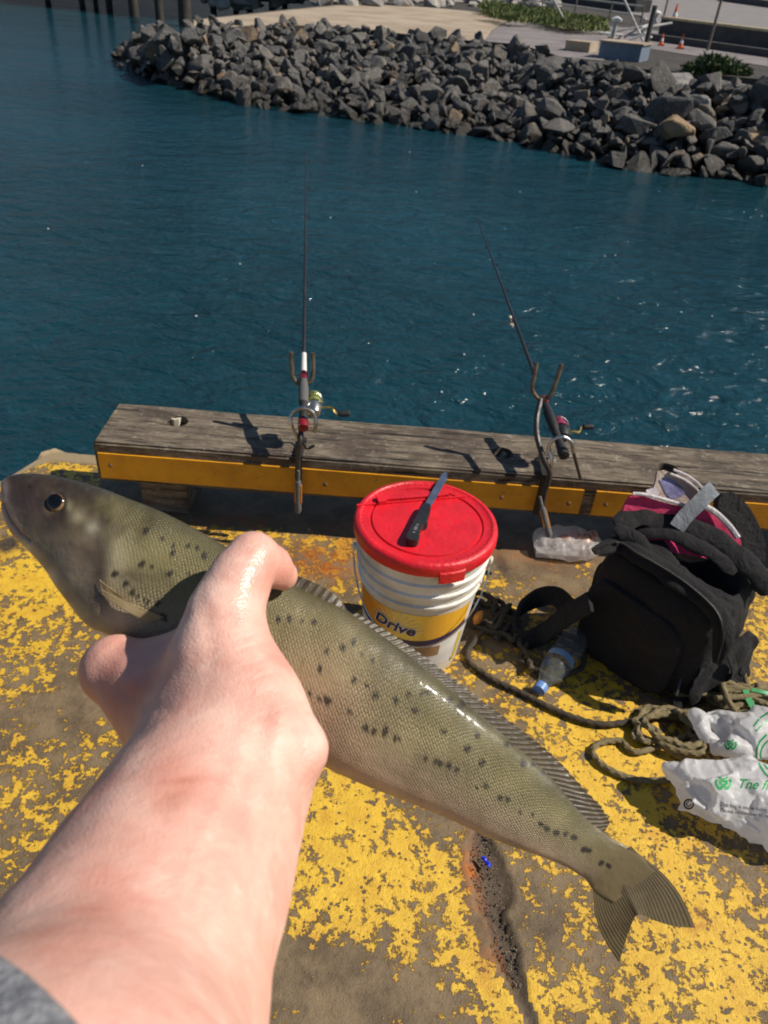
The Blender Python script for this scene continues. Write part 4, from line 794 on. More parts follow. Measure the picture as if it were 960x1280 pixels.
# pocket piping seams and zip along the top front edge
m = MB(); m.tube(smoothpts([pz(812, 742, .245), pz(840, 746, .24), pz(862, 760, .225), pz(866, 780, .19), pz(858, 830, .1), pz(849, 866, .05)], 8)+n_*.012, .0028, 6); build('piping', m, MT['zipm'], fp)
zp = smoothpts([pz(742, 690, .305), pz(775, 682, .31), pz(800, 696, .315), pz(835, 716, .30), pz(870, 741, .285), pz(897, 768, .265), pz(904, 795, .235), pz(896, 830, .17)], 8)
m = MB(); q_ = np.linspace(0, 1, len(zp)); m.tube(zp+np.array([0, 0, .002]), .022*np.clip(np.minimum(q_, 1-q_)*7+.2, 0, 1)**.5, 14, flat=(-.35, -.4, .84), lobes=(1, 0, 0, .5)); build('front_rim', m, MT['pack'], bp_)
zp2 = zp+n_*.010+np.array([0, 0, .012]); m = MB(); m.strap(zp2, (0, 0, 1), .010, .003); z_ = build('zip', m, MT['packweb'], bp_)
m = MB()
for k in range(0, len(zp2)-1):
    for t_ in np.linspace(0, 1, 3, endpoint=False): q = zp2[k]*(1-t_)+zp2[k+1]*t_+np.array([0, 0, .0035])+n_*.002; m.box(q, (.0022, .0042, .002), (zp2[k+1]-zp2[k], n_, (0, 0, 1)))
build('zip_teeth', m, MT['zipm'], z_)
m = MB(); m.box(zp2[8]+n_*.006+np.array([0, 0, -.006]), (.006, .004, .022)); build('zip_pull', m, MT['zipm'], z_)
# padded rims round the opening
for nm, pts, rr in (('middle_rim', [(768, 660, .34), (795, 672, .335), (812, 700, .31), (850, 730, .295), (890, 756, .275), (915, 762, .27)], .018), ('back_rim', [(768, 655, .345), (800, 646, .355), (845, 652, .355), (890, 672, .345), (925, 698, .33), (950, 722, .31), (957, 745, .28)], .026), ('lining_fold', [(795, 662, .33), (840, 668, .34), (885, 690, .33), (920, 716, .31)], .017)):
    P = smoothpts([pz(*q) for q in pts], 7); P += np.array([[0, 0, fbm(p, 20, 5)*.006] for p in P]); q_ = np.linspace(0, 1, len(P)); m = MB(); m.tube(P, rr*(1+.10*np.sin(np.arange(len(P))*.7))*np.clip(np.minimum(q_, 1-q_)*9+.25, 0, 1)**.5, 14, flat=(-.3, -.45, .84), lobes=(1, 0, 0, .36)); build(nm, m, MT['pack'], bp_)
# back panel top
pl = smoothpts([(898, 634), (900, 622), (913, 615), (930, 626), (946, 650), (957, 682), (954, 704), (938, 700), (915, 668), (898, 634)], 4)[:-1]
c0 = pY(930, 660, 1.47); dep = np.dot(c0-CAM, CW); m = MB(); m.prism([pd(x, y, dep) for x, y in pl], CW*.03); build('back_panel', m, MT['packweb'], bp_)
# side panel pocket
g0 = mid(FBR, SBR, .5); V, Fc = rbox8([FBR+np.array([-.0, .0, 0]), FBR*.45+FTR*.55, FBR+np.array([.02, .03, 0]), (FBR*.45+FTR*.55)+np.array([.02, .03, 0]), SBR+np.array([.03, -.035, 0]), (SBR*.45+STR*.55)+np.array([.02, -.025, 0]), SBR, SBR*.45+STR*.55], .5, 16)
V = np.array([p+np.array([1, -1, 0])*abs(nz(p, 22, 7))*.014 for p in V]); V[:, 2] = np.maximum(V[:, 2], .001); m = MB(); m.add(V, Fc); build('side_pocket', m, MT['pack'], bp_, sharp=60)
# straps
P = smoothpts([pz(738, 752, .2), pz(705, 772, .12), pz(676, 794, .04), pz(652, 800, .018), pz(641, 788, .02), pz(648, 764, .03), pz(672, 748, .05), pz(694, 745, .08), pz(712, 760, .10)], 8)
m = MB(); m.strap(P, (.3, .3, 1), .048, .010); build('shoulder_strap', m, MT['packweb'], bp_)
V, Fc = rbox8([pz(722, 800, 0), pz(742, 700, .24), pz(742, 806, 0)+np.array([0, .06, 0]), pz(765, 690, .26), pz(762, 822, 0), pz(770, 720, .24), pz(775, 828, 0), pz(785, 720, .24)], .5, 12); m = MB(); m.add(V, Fc); build('strap_pad', m, MT['pack'], bp_, sharp=60)
for pts in ([(868, 842, .06), (888, 858, .03), (905, 868, .02), (916, 856, .03)], [(905, 800, .2), (918, 838, .10), (905, 850, .06), (925, 846, .06), (934, 820, .1)], [(846, 872, .03), (850, 890, .012), (866, 892, .012), (870, 885, .02)]):
    m = MB(); m.strap(smoothpts([pz(*q) for q in pts], 6), (.5, .5, .5), .018, .004); build('webbing_tail', m, MT['packweb'], bp_)
# hat poking out
hat = thing('hat', tuple(pz(850, 650, .36)), 'pink and beige hat with a grey strap poking out of the backpack', 'hat')
dz = np.dot(pz(840, 650, .36)-CAM, CW)
def pslab(name, pts, dep, th, mt, par, smooth=4, bend=.0):
    P = smoothpts(list(pts)+[pts[0]], smooth)[:-1]; cx = np.mean(P[:, 0]); m = MB(); F0 = [pd(x, y, dep+bend*((x-cx)/60)**2) for x, y in P]; F1 = [np.array(q)+CW*th for q in F0]; n = len(P)
    C0 = np.mean(F0, 0); C1 = np.mean(F1, 0); m.add(F0+F1+[C0, C1], [(2*n, i, (i+1) % n) for i in range(n)]+[(2*n+1, n+(i+1) % n, n+i) for i in range(n)]+[(i, n+i, n+(i+1) % n, (i+1) % n) for i in range(n)]); return build(name, m, mt, par)
crown = pslab('hat_lining', [(822, 589), (832, 588), (850, 598), (868, 612), (880, 640), (905, 660), (860, 660), (822, 640), (800, 632), (812, 620), (819, 604)], dz+.02, .012, MT['beige'], hat)
pslab('lilac_tag', [(824, 600), (838, 598), (856, 615), (848, 622), (836, 622)], dz+.0185, .0015, MT['lilac'], crown, 3); pslab('white_flap', [(808, 612), (821, 610), (822, 624), (808, 622)], dz+.017, .002, MT['piping'], crown, 3)
pslab('pink_side', [(774, 672), (778, 640), (788, 620), (800, 619), (830, 628), (860, 634), (888, 636), (905, 650), (926, 676), (915, 700), (840, 690), (800, 680)], dz, .012, MT['pink'], hat, bend=.01)
P = smoothpts([pd(x, y, dz-.003) for x, y in [(791, 617), (805, 618), (830, 624), (856, 632)]], 6); m = MB(); m.tube(P, .0042, 8); build('brim_edge', m, MT['piping'], hat)
P = smoothpts([pd(x, y, dz-.004) for x, y in [(880, 632), (896, 642), (912, 658), (922, 672)]], 6); m = MB(); m.tube(P, .0075, 8); build('brim_edge', m, MT['piping'], hat)
for k, (dx, dy) in enumerate(((0, 0), (4, -5))): P = smoothpts([pd(x+dx, y+dy, dz+.012) for x, y in [(838, 592), (856, 600), (870, 611), (878, 622)]], 6); m = MB(); m.tube(P, .0032, 8); build('brim_edge', m, MT['piping'], hat)
P = smoothpts([pd(x, y, dz-.012-q) for x, y, q in [(846, 660, 0), (856, 646, .004), (872, 630, .012), (886, 616, .014), (893, 610, .012)]], 6); m = MB(); m.strap(P, CR*.72-CU*.69, .036, .003); build('grey_strap', m, MT['greyv'], hat)

# ------------------------------------------------------------------ shopping bag
def ell(p, c, r, ax): q = (p-np.array(c))@np.array([nrm(a) for a in ax]).T/np.array(r); L_ = np.linalg.norm(q, axis=1); return (L_-1)*min(r)
bx1, by1 = np.array([.97, -.22, 0.05]), np.array([.22, .97, 0])
def bagd(p):
    A_ = ell(p, pz(965, 1006, .055), (.158, .085, .060), (bx1, by1, (0, 0, 1))); B_ = ell(p, pz(965, 925, .045), (.12, .055, .042), (bx1, by1, (0, 0, 1)))
    d = smin(A_, B_, .05); d = smin(d, cone_d(p, pz(834, 960, .07), pz(880, 990, .055), .013, .046), .035)
    d = smin(d, cone_d(p, pz(868, 893, .05), pz(905, 897, .045), .009, .016), .02); d = smin(d, cone_d(p, pz(868, 893, .05), pz(886, 925, .04), .008, .010), .015); d = smin(d, cone_d(p, pz(886, 925, .04), pz(930, 935, .045), .010, .025), .02)
    return d
cB = pz(965, 970, .05); V, Fc = surfnets(bagd, cB+np.array([-.26, -.22, -.06]), cB+np.array([.24, .22, .10]), .003)
me = bpy.data.meshes.new('x'); me.from_pydata(V.tolist(), [], Fc.tolist()); me.update(); NN = np.array([v.normal[:] for v in me.vertices]); bpy.data.meshes.remove(me)
def crump(p):
    h = 0.
    for sc_, tl_, o_ in ((15, .30, 1.3), (33, .20, 4.1)):
        vd, pt = mnoise.voronoi(Vector((p[0]+.02*nz(p, 14), p[1]+.02*nz(p, 14, 5), p[2]))*sc_+Vector((o_, o_, o_)))
        c = pt[0]; hv = Vector((nz(c, 7.3, 1), nz(c, 7.3, 5), nz(c, 7.3, 9)))*2; h += (Vector(p)*sc_+Vector((o_, o_, o_))-c).dot(hv)*tl_/sc_+nz(c, 5.1, 3)*.12/sc_
    c_ = 1-abs(nz((p[0]*.5-.6*p[1], p[1]+.4*p[0], p[2]*.7), 9, 5))
    return max(-.014, min(.016, h))+(c_**6)*.010-.004
V = np.array([p+n*crump(p) for p, n in zip(V, NN)]); Fq = Fc
for _ in range(2):
    ac = np.zeros_like(V); ct = np.zeros(len(V))
    for a in range(4): np.add.at(ac, Fq[:, a], V[Fq[:, (a+1) % 4]]); np.add.at(ct, Fq[:, a], 1)
    V = V*.4+.6*ac/np.maximum(ct, 1)[:, None]
V[:, 2] = np.maximum(V[:, 2], .0015)
sb = thing('shopping_bag', tuple(pz(930, 1000, 0)), 'crumpled white plastic shopping bag with green printing at lower right', 'shopping bag')
m = MB(); m.add(V, Fc.tolist()); film = build('bag_film', m, MT['bag'], sb, sharp=50, fix=False)
bb = bvh_of(film)
v, f_ = text_px('The fresh food', 16.5, .35, .22); decal('lettering', place(v, 921, 985, .05), f_, bb, MT['green'], film)
for s_, x, y in (('This bag is made from', 899, 1007), ('Please remember to return', 900, 1014.5)):
    v, f_ = text_px(s_, 6.6); decal('lettering', place(v, x, y, .13), f_, bb, MT['blackp'], film)
def stroke(pts, w_):
    P = smoothpts(pts, 6); T = np.gradient(P, axis=0); N_ = np.stack([-T[:, 1], T[:, 0]], 1); N_ /= np.linalg.norm(N_, axis=1)[:, None]+1e-9; v = np.concatenate([P+N_*w_/2, P-N_*w_/2]); n = len(P); return v, [(i, i+1, n+i+1, n+i) for i in range(n-1)]
def strokes(name, L_, mt):
    vv, ff = [], []
    for pts, w_ in L_: a, b = stroke(pts, w_); ff += [tuple(i+len(vv) for i in q) for q in b]; vv += list(map(tuple, a))
    decal(name, vv, ff, bb, mt, film)
def circ(x, y, r, a0=0, a1=6.3, n=14): return [(x+r*cos(a), y+r*sin(a)) for a in np.linspace(a0, a1, n)]
def emblem(x, y, s_): return [([(x-8*s_, y-5*s_), (x-9*s_, y+1*s_), (x-4*s_, y+7*s_), (x, y+2*s_), (x+4*s_, y+7*s_), (x+9*s_, y+1*s_), (x+8*s_, y-5*s_)], 3.4*s_), ([(x-4*s_, y-4*s_), (x-4*s_, y+1*s_), (x, y-3*s_), (x+4*s_, y+1*s_), (x+4*s_, y-4*s_)], 2.6*s_), ([(x-6*s_, y-7*s_), (x, y-5*s_), (x+6*s_, y-8*s_)], 2.6*s_)]
strokes('leaf_emblem', emblem(904, 979, 1.0), MT['green']); strokes('leaf_emblem', emblem(913, 931, .75), MT['green'])
strokes('recycling_mark', [(circ(861, 1005, 5.6), 2.2), (circ(861, 1005, 2.6, 0, 5), 1.4)], MT['blackp'])
strokes('green_outline', [([(958, 918), (948, 930), (946, 948), (955, 965), (962, 972)], 2.4), ([(962, 924), (953, 934), (951, 948), (960, 962)], 2), ([(942, 908), (950, 898), (962, 890)], 2.2), ([(945, 914), (955, 904), (964, 899)], 2)], MT['green'])
m = MB(); P = smoothpts([pz(932, 862, .07), pz(936, 874, .06), pz(944, 888, .05), pz(950, 896, .05)], 6); m.strap(P, (1, .2, .2), .014, .0012); P = smoothpts([pz(940, 862, .07), pz(958, 866, .07), pz(985, 872, .06)], 5); m.strap(P, (0, 1, .3), .009, .0012); build('green_handle', m, MT['green'], sb)

# ------------------------------------------------------------------ fish
st = [(0, 1, 603, 1, 612), (.012, 7, 597, 0, 628), (.03, 20, 593, 5, 650), (.055, 40, 592, 16, 668), (.09, 68, 595, 36, 688), (.13, 102, 603, 58, 712), (.18, 150, 620, 84, 748), (.23, 195, 637, 112, 778), (.28, 240, 659, 150, 797), (.34, 285, 685, 205, 822), (.40, 335, 713, 270, 866), (.46, 385, 740, 338, 914), (.52, 430, 762, 400, 952), (.58, 480, 796, 450, 976), (.64, 530, 834, 502, 997), (.70, 585, 880, 560, 1021), (.76, 640, 927, 612, 1046), (.82, 690, 972, 660, 1064), (.87, 730, 1018, 698, 1079), (.91, 758, 1043, 720, 1091), (.94, 780, 1056, 733, 1100), (.97, 797, 1066, 743, 1114), (1.0, 818, 1090, 768, 1128)]
st = np.array(st, float); NS, NA = 520, 120
def cr1(t_, xs_, ys_):
    pts = smoothpts(np.stack([xs_, ys_], 1), 14); return np.interp(t_, pts[:, 0], pts[:, 1])
tt = np.linspace(0, 1, NS)**1.15
tx, ty, bx_, by_ = [cr1(tt, st[:, 0], st[:, i]) for i in (1, 2, 3, 4)]
FD = .374; depth = lambda t_: FD+.006*(1-t_)*0+np.interp(t_, [0, .2, .5, 1], [.004, .002, 0, -.006])
rows = []; pxs = np.zeros((NS, NA, 2)); TH = np.linspace(0, 2*pi, NA, endpoint=False)
thick = np.interp(tt, [0, .02, .06, .14, .25, .45, .6, .8, .89, .93, .96, .985, 1.0], [.55, .62, .62, .60, .60, .58, .52, .44, .34, .25, .18, .08, .02])
for i, t_ in enumerate(tt):
    T_ = pd(tx[i], ty[i], depth(t_)); B_ = pd(bx_[i], by_[i], depth(t_)); c = (T_+B_)/2; h = (T_-B_)/2; H = np.linalg.norm(h); hd_ = h/H; bk_ = -nrm(ray((tx[i]+bx_[i])/2, (ty[i]+by_[i])/2)); bk_ = nrm(bk_-hd_*np.dot(bk_, hd_))
    cs = np.cos(TH); sn = np.sin(TH); e = .86; xx = np.sign(sn)*np.abs(sn)**e*(1-.12*cs); rows.append(c+cs[:, None]*h+xx[:, None]*bk_*H*thick[i])
    pxs[i, :, 0] = (tx[i]+bx_[i])/2+(tx[i]-bx_[i])/2*cs; pxs[i, :, 1] = (ty[i]+by_[i])/2+(ty[i]-by_[i])/2*cs
G = np.array(rows); fp_ = pxs.reshape(-1, 2)
# normals by differences
gu = np.gradient(G, axis=0); gv = (np.roll(G, -1, 1)-np.roll(G, 1, 1)); Nn = np.cross(gu, gv); Nn /= np.linalg.norm(Nn, axis=2)[..., None]+1e-12
cen_ = G.mean(1, keepdims=True); sgn = np.sign(np.sum((G-cen_)*Nn, axis=2, keepdims=True)); Nn *= sgn
dsp = np.zeros(NS*NA)
op = [(140, 632), (139, 655), (143, 685), (142, 712), (132, 738), (118, 762), (112, 782)]
d_, s_ = poly_sd(fp_, op); left = np.where(s_ > 0, 1, -1)   # +1 on the head side
dsp += .0009*np.where(left > 0, np.exp(-d_/34), np.exp(-(d_/13)**2))
pre = [(92, 650), (98, 680), (90, 710), (72, 726)]; d2, s2 = poly_sd(fp_, pre); dsp += .0005*np.where(s2 > 0, np.exp(-d2/22), np.exp(-(d2/12)**2))
mo = [(2, 628), (12, 648), (26, 664), (38, 672)]; d3, s3 = poly_sd(fp_, mo); dsp -= .0012*np.exp(-(d3/2.6)**2)
EY = np.array([71.0, 629.0]); de_ = np.hypot(fp_[:, 0]-EY[0], (fp_[:, 1]-EY[1])); dsp += .0004*np.exp(-((de_-15)/6)**2)-.0012*np.exp(-(de_/11)**2)
G = G+Nn*dsp.reshape(NS, NA, 1)
fish = thing('fish', tuple(pd(430, 860, FD)), 'spotted silvery brown whiting held up in the hand', 'fish')
m = MB(); m.grid(G.transpose(1, 0, 2), closeu=True); n0 = len(m.v); a_ = [k*NS for k in range(NA)]; m.f += [tuple(a_), tuple([k*NS+NS-1 for k in range(NA)][::-1])]
fb = build('fish_body', m, MT['fish'], fish, sharp=80)
# skin colours; belly and lower head paled to offset their shade, mouth crease darkened
vv = ((1-np.cos(TH))/2)[None, :].repeat(NS, 0); T2 = tt[:, None].repeat(NA, 1); Px = pxs[..., 0]; Py = pxs[..., 1]
def lerp3(x, xs_, cols): cols = np.array(cols); return np.stack([np.interp(x, xs_, cols[:, k]) for k in range(3)], -1)
colr = lerp3(vv, [0, .12, .3, .55, .78, .92, 1], [(.070, .058, .022), (.125, .106, .040), (.178, .152, .066), (.225, .185, .095), (.33, .25, .165), (.54, .39, .27), (.58, .40, .22)])
midf0 = np.array([fbm((x*.03, y*.03, 0), 1, 4) for x, y in fp_]).reshape(NS, NA)
headm = 1/(1+np.exp(-(np.where(left > 0, d_, -d_)+16*0).reshape(NS, NA)/20+midf0*2.2))*(T2 < .4)
hc = lerp3(vv, [0, .2, .5, .72, .85, 1], [(.030, .021, .014), (.042, .028, .019), (.085, .058, .039), (.20, .15, .095), (.48, .38, .25), (.62, .49, .32)])  # lower rows brightened in colour against the shade of the downturned jaw
colr = colr*(1-headm[..., None])+hc*headm[..., None]
lowf = np.array([nz((x*.011, y*.011, 0), 1, 1) for x, y in fp_]).reshape(NS, NA); midf = np.array([fbm((x*.03, y*.03, 0), 1, 4) for x, y in fp_]).reshape(NS, NA)
colr *= (1+.36*lowf+(.26+.35*headm)*midf)[..., None]; ot = np.clip((T2-.84)/.12, 0, 1)**1.5*.96; colr = colr*(1-ot[..., None])+np.array([.150, .113, .054])*ot[..., None]
pinkm = np.exp(-((Px-390)/70)**2-((Py-870)/70)**2)*.45; colr = colr*(1-pinkm[..., None])+np.array([.36, .21, .15])*pinkm[..., None]
for (x, y, r1, r2, cc, am) in [(120, 655, 9, 8, (.42, .38, .27), .9), (100, 641, 10, 8, (.26, .22, .14), .8), (60, 655, 26, 12, (.035, .024, .018), .5), (100, 700, 18, 14, (.16, .11, .08), .6), (85, 715, 12, 22, (.22, .17, .12), .6), (50, 622, 30, 10, (.03, .022, .018), .5), (38, 607, 2.5, 2, (.008, .006, .005), .95), (150, 690, 22, 30, (.30, .27, .19), .35), (112, 668, 14, 6, (.22, .18, .12), .5), (88, 630, 5, 6, (.28, .25, .13), .6), (70, 690, 22, 14, (.17, .14, .10), .6), (130, 702, 11, 42, (.05, .03, .024), .85), (108, 736, 20, 12, (.07, .045, .034), .6), (30, 640, 20, 16, (.05, .03, .026), .5), (128, 742, 13, 20, (.045, .03, .022), .8), (30, 625, 22, 16, (.06, .035, .035), .5), (132, 610, 30, 10, (.03, .027, .02), .6), (215, 690, 60, 26, (.20, .17, .07), .35), (160, 770, 40, 20, (.40, .36, .25), .7), (110, 760, 22, 26, (.34, .28, .19), .6)]:
    k = am*np.exp(-((Px-x)/r1)**2-((Py-y)/r2)**2)*(1+.5*midf); k = np.clip(k, 0, 1); colr = colr*(1-k[..., None])+np.array(cc)*k[..., None]
lipm = np.exp(-((np.hypot(Px-2, (Py-612)*.5))/7)**2)+np.exp(-(d3.reshape(NS, NA)/7)**2)*(Px < 30)*(vv > .55); lipm = np.clip(lipm*1.3, 0, 1)*.9; colr = colr*(1-lipm[..., None])+np.array([.46, .31, .24])*lipm[..., None]
mk_ = np.exp(-((d3.reshape(NS, NA))/1.6)**2)*.8; colr = colr*(1-mk_[..., None])+np.array([.03, .018, .014])*mk_[..., None]
spots = [(50, 145), (72, 145), (97, 150), (122, 152), (203, 193), (220, 217), (243, 230), (148, 208), (180, 203), (205, 264), (250, 297), (292, 307), (318, 297), (345, 298), (355, 297), (368, 297), (402, 317), (425, 328), (391, 375), (440, 410), (460, 387), (520, 410), (532, 410), (555, 448), (575, 452), (595, 470), (610, 470), (68, 275), (92, 280), (115, 290), (135, 297), (152, 300), (230, 358), (248, 365), (270, 367), (292, 382), (300, 382), (355, 425), (375, 430), (385, 435), (402, 440), (418, 450), (460, 490), (480, 485), (508, 510), (525, 515), (550, 545), (575, 550), (592, 570), (605, 580), (625, 590), (643, 595), (660, 603), (680, 630), (690, 632), (715, 660), (730, 665), (198, 325), (232, 277), (100, 230), (135, 240), (330, 330), (470, 440), (640, 500), (690, 560)]
spots = [(320+x/1.655, 680+y/1.655) for x, y in spots]+[(x/2, 560+y/2) for x, y in [(370, 198), (413, 217), (440, 235), (440, 250), (364, 274), (392, 278), (305, 292), (328, 318), (345, 340), (360, 350), (375, 360), (382, 365), (408, 368), (475, 237), (497, 243), (515, 262), (480, 300), (435, 298), (422, 400), (428, 408), (297, 296)]]
sk = np.zeros((NS, NA)); rs = random.Random(3)
for x, y in spots:
    r1 = rs.uniform(2.3, 3.9); an = rs.uniform(0, 3); dx = Px-x; dy = Py-y; u_ = dx*cos(an)+dy*sin(an); v_ = -dx*sin(an)+dy*cos(an); q = (u_/(r1*rs.uniform(1, 1.5)))**2+(v_/r1)**2; q = np.sqrt(q)+midf*.5; sk = np.maximum(sk, np.clip((1.2-q)/.3, 0, 1))
sk *= .95; colr = colr*(1-sk[..., None])+np.array([.02, .014, .008])*sk[..., None]
attr(fb, 'pigment_lift', np.concatenate([np.clip(colr, 0.003, 1), np.ones((NS, NA, 1))], -1).transpose(1, 0, 2).reshape(-1, 4), 'FLOAT_COLOR')
scal = np.clip(1-headm*1.2, 0, 1)*np.clip((T2-.12)/.05, 0, 1)*np.clip((.93-T2)/.06, 0, 1); attr(fb, 'scaly', scal.T.ravel()); attr(fb, 'headw', headm.T.ravel())
arc = np.concatenate([[0], np.cumsum(np.linalg.norm(np.diff(G.mean(1), axis=0), axis=1))]); wd = np.linalg.norm(np.roll(G, -1, 1)-G, axis=2); av = np.cumsum(wd, 1); SCL = .0015
uv = fb.data.uv_layers.new(name='UVMap'); us = arc/SCL
vref = np.cumsum(np.full(NA, .17/NA))/SCL
for l in fb.data.loops:
    k, i = divmod(l.vertex_index, NS); uv.data[l.index].uv = (us[i], vref[k])
# eye
def on_fish(x, y, out=0): h = FBV.ray_cast(Vector(CAM), Vector(ray(x, y)).normalized()); return np.array(h[0])+np.array(h[1])*out*(1 if Vector(h[1]).dot(Vector(ray(x, y))) < 0 else -1), np.array(h[1])*(1 if Vector(h[1]).dot(Vector(ray(x, y))) < 0 else -1)
FBV = bvh_of(fb); ec, en = on_fish(*EY); RE = .0047
m = MB(); m.lathe([(RE, -.002), (RE, .0), (RE*.86, .0012), (RE*.6, .0020), (RE*.3, .0024), (.0001, .0025)], ec-en*.0002, en, 28); ey = build('eye', m, MT['eyew'], fish)
m = MB(); m.lathe([(RE*.80, .0012), (RE*.74, .0022), (RE*.45, .0028), (.0001, .0029)], ec-en*.0001+CR*-.0004+CU*.0006, en, 24); build('pupil', m, MT['pupil'], ey)
# dorsal fins: ridged membrane folded along the back
def fin_strip(name, t0, t1, n, hgt, lean, mt, out=.0):
    m = MB(); G2 = []
    for i in range(n*3+1):
        q = i/(n*3); t_ = t0+(t1-t0)*q; j = np.interp(t_, tt, np.arange(NS)); t2 = min(.985, t_+lean*hgt(q)/.03); dpt = depth(t_)
        a = np.array([np.interp(t_, tt, tx), np.interp(t_, tt, ty)]); c = np.array([np.interp(t2, tt, tx), np.interp(t2, tt, ty)]); bt_ = np.array([np.interp(t2, tt, bx_), np.interp(t2, tt, by_)]); nrm2 = (c-bt_)/np.linalg.norm(c-bt_)
        ridge = (.00018 if i % 3 == 0 else -.00009); hh = hgt(q)*(1.03 if i % 3 == 0 else .98)*FPX/FD; tip = c+nrm2*hh; a = a-nrm2*4; row = []
        for s2_ in np.linspace(0, 1, 6): p2 = a*(1-s2_)+tip*s2_; row.append(pd(p2[0], p2[1], dpt-.0015-ridge*(.4+.6*s2_)+.003*s2_))
        for s2_ in np.linspace(1, 0, 6): p2 = a*(1-s2_)+tip*s2_; row.append(pd(p2[0], p2[1], dpt-.0007-ridge*(.4+.6*s2_)+.003*s2_))
        G2.append(row)
    m.grid(np.array(G2)); o = build(name, m, mt, fish, sharp=50, fix=False); attr(o, 'ray', np.repeat(np.arange(n*3+1)/3*2*pi/190, 12)); attr(o, 'span', np.ones(len(o.data.vertices))); return o
fin_strip('dorsal_fin', .415, .545, 10, lambda q: .0052*sin(pi*min(1, q*1.1+.1))**.6+.0005, .045, MT['findark'])
fin_strip('rear_dorsal_fin', .53, .905, 46, lambda q: float(np.interp(q, [0, .1, .35, .62, .84, .94, 1], [.0022, .0036, .0058, .0088, .0092, .0055, .0002])), .12, MT['findark'])
# tail fan
tl = []; B0, B1 = np.array([793, 1063.]), np.array([741, 1107.]); nT = 45
edge = smoothpts([(869, 1160), (845, 1158), (822, 1152), (803, 1144), (794, 1146), (787, 1162), (781, 1180), (774, 1203)], 6); upp = smoothpts([(869, 1160), (855, 1130), (830, 1098), (800, 1066)], 6)
for i in range(nT):
    q = i/(nT-1); ei = q*(len(edge)-1); e0 = np.array([np.interp(ei, np.arange(len(edge)), edge[:, k]) for k in (0, 1)]); b = B0+(B1-B0)*q; cv = np.array([18, -8])*(1-q)*1.0+np.array([-16, 4])*q*1.0
    row = []; rg = .00012*(1 if i % 2 else -1)
    for s2_ in np.linspace(-.06, 1, 12): p2 = b*(1-s2_)+e0*s2_+cv*sin(pi*max(0, s2_))*.6; row.append(pd(p2[0], p2[1], depth(1)-.0003-.0009*s2_-rg*s2_+.006*s2_*abs(q-.5)*2))
    for s2_ in np.linspace(1, -.06, 12): p2 = b*(1-s2_)+e0*s2_+cv*sin(pi*max(0, s2_))*.6; row.append(pd(p2[0], p2[1], depth(1)+.0003-.0003*s2_-rg*s2_+.006*s2_*abs(q-.5)*2))
    tl.append(row)
m = MB(); m.grid(np.array(tl)); o = build('tail_fin', m, MT['tail'], fish, sharp=50, fix=False); attr(o, 'ray', np.repeat(np.linspace(0, 1, nT), 24)); sp_ = np.linspace(-.06, 1, 12); attr(o, 'span', np.tile(np.concatenate([sp_, sp_[::-1]]), nT))
# pectoral fin lying on the flank
pf = []; 
for i in range(17):
    q = i/16; b = np.array([126+3*q, 724+19*q]); e0 = np.array([207-30*abs(q-.55)*1.6, 764+13*q]); row = []
    for s2_ in np.linspace(0, 1, 9):
        p2 = b*(1-s2_)+e0*s2_; p_, n2 = on_fish(p2[0], min(p2[1], 782), .0009+.00022*(i % 2)+.0018*sin(pi*s2_)); row.append(p_)
    pf.append(row)
m = MB(); m.grid(np.array(pf)); o = build('pectoral_fin', m, MT['finpale'], fish, sharp=60, fix=False); attr(o, 'ray', np.repeat(np.linspace(0, .42, 17), 9)); attr(o, 'span', np.ones(17*9))

# ------------------------------------------------------------------ hand and arm
def q3(x, y, d): return pd(x, y, d)
parts = []   # (a, b, ra, rb)
def chain(L_): return [(q3(*a[:3]), q3(*b[:3]), a[3], b[3]) for a, b in zip(L_[:-1], L_[1:])]
arm_c = chain([(0, 1590, .140, .047), (30, 1520, .155, .047), (112, 1330, .205, .043), (158, 1215, .232, .0395), (215, 1100, .265, .0385), (262, 1005, .292, .0335), (292, 945, .308, .030)])
arm_c += chain([(120, 1215, .250, .034), (215, 1020, .302, .027), (250, 950, .318, .024)])
palm_c = chain([(295, 940, .312, .029), (268, 885, .325, .0245), (205, 868, .345, .0215), (146, 838, .352, .0163)]) + chain([(285, 945, .325, .026), (222, 905, .352, .021), (178, 868, .366, .0155)]) + chain([(290, 950, .33, .024), (240, 918, .360, .018), (205, 893, .374, .014)]) + chain([(295, 950, .335, .02), (262, 935, .365, .014), (240, 918, .378, .012)])
palm_c += chain([(240, 800, .343, .008), (205, 835, .350, .010)])
thumb_c = chain([(332, 925, .303, .0185), (308, 870, .312, .0190), (278, 818, .322, .0203), (282, 765, .328, .0142), (300, 722, .336, .0118), (317, 695, .342, .0106)]) 
thumb_t = chain([(317, 696, .342, .0104), (338, 708, .352, .0094), (354, 719, .359, .0072)])
bump_c = chain([(354, 936, .296, .0135), (377, 938, .297, .0096)])
fing = [chain([(143, 838, .353, .0125), (185, 838, .386, .0098), (238, 802, .406, .0086), (282, 768, .408, .0072)]), chain([(178, 870, .366, .0125), (222, 868, .400, .0100), (272, 832, .409, .0088), (316, 798, .410, .0074)]), chain([(206, 894, .374, .012), (252, 898, .404, .0096), (304, 866, .409, .0084), (350, 832, .410, .0072)]), chain([(240, 918, .378, .011), (288, 925, .402, .0084), (332, 897, .406, .0074), (368, 872, .406, .0064)])]
def union(p, L_, k):
    d = None
    for a, b, ra, rb in L_: e = cone_d(p, a, b, ra, rb); d = e if d is None else smin(d, e, k)
    return d
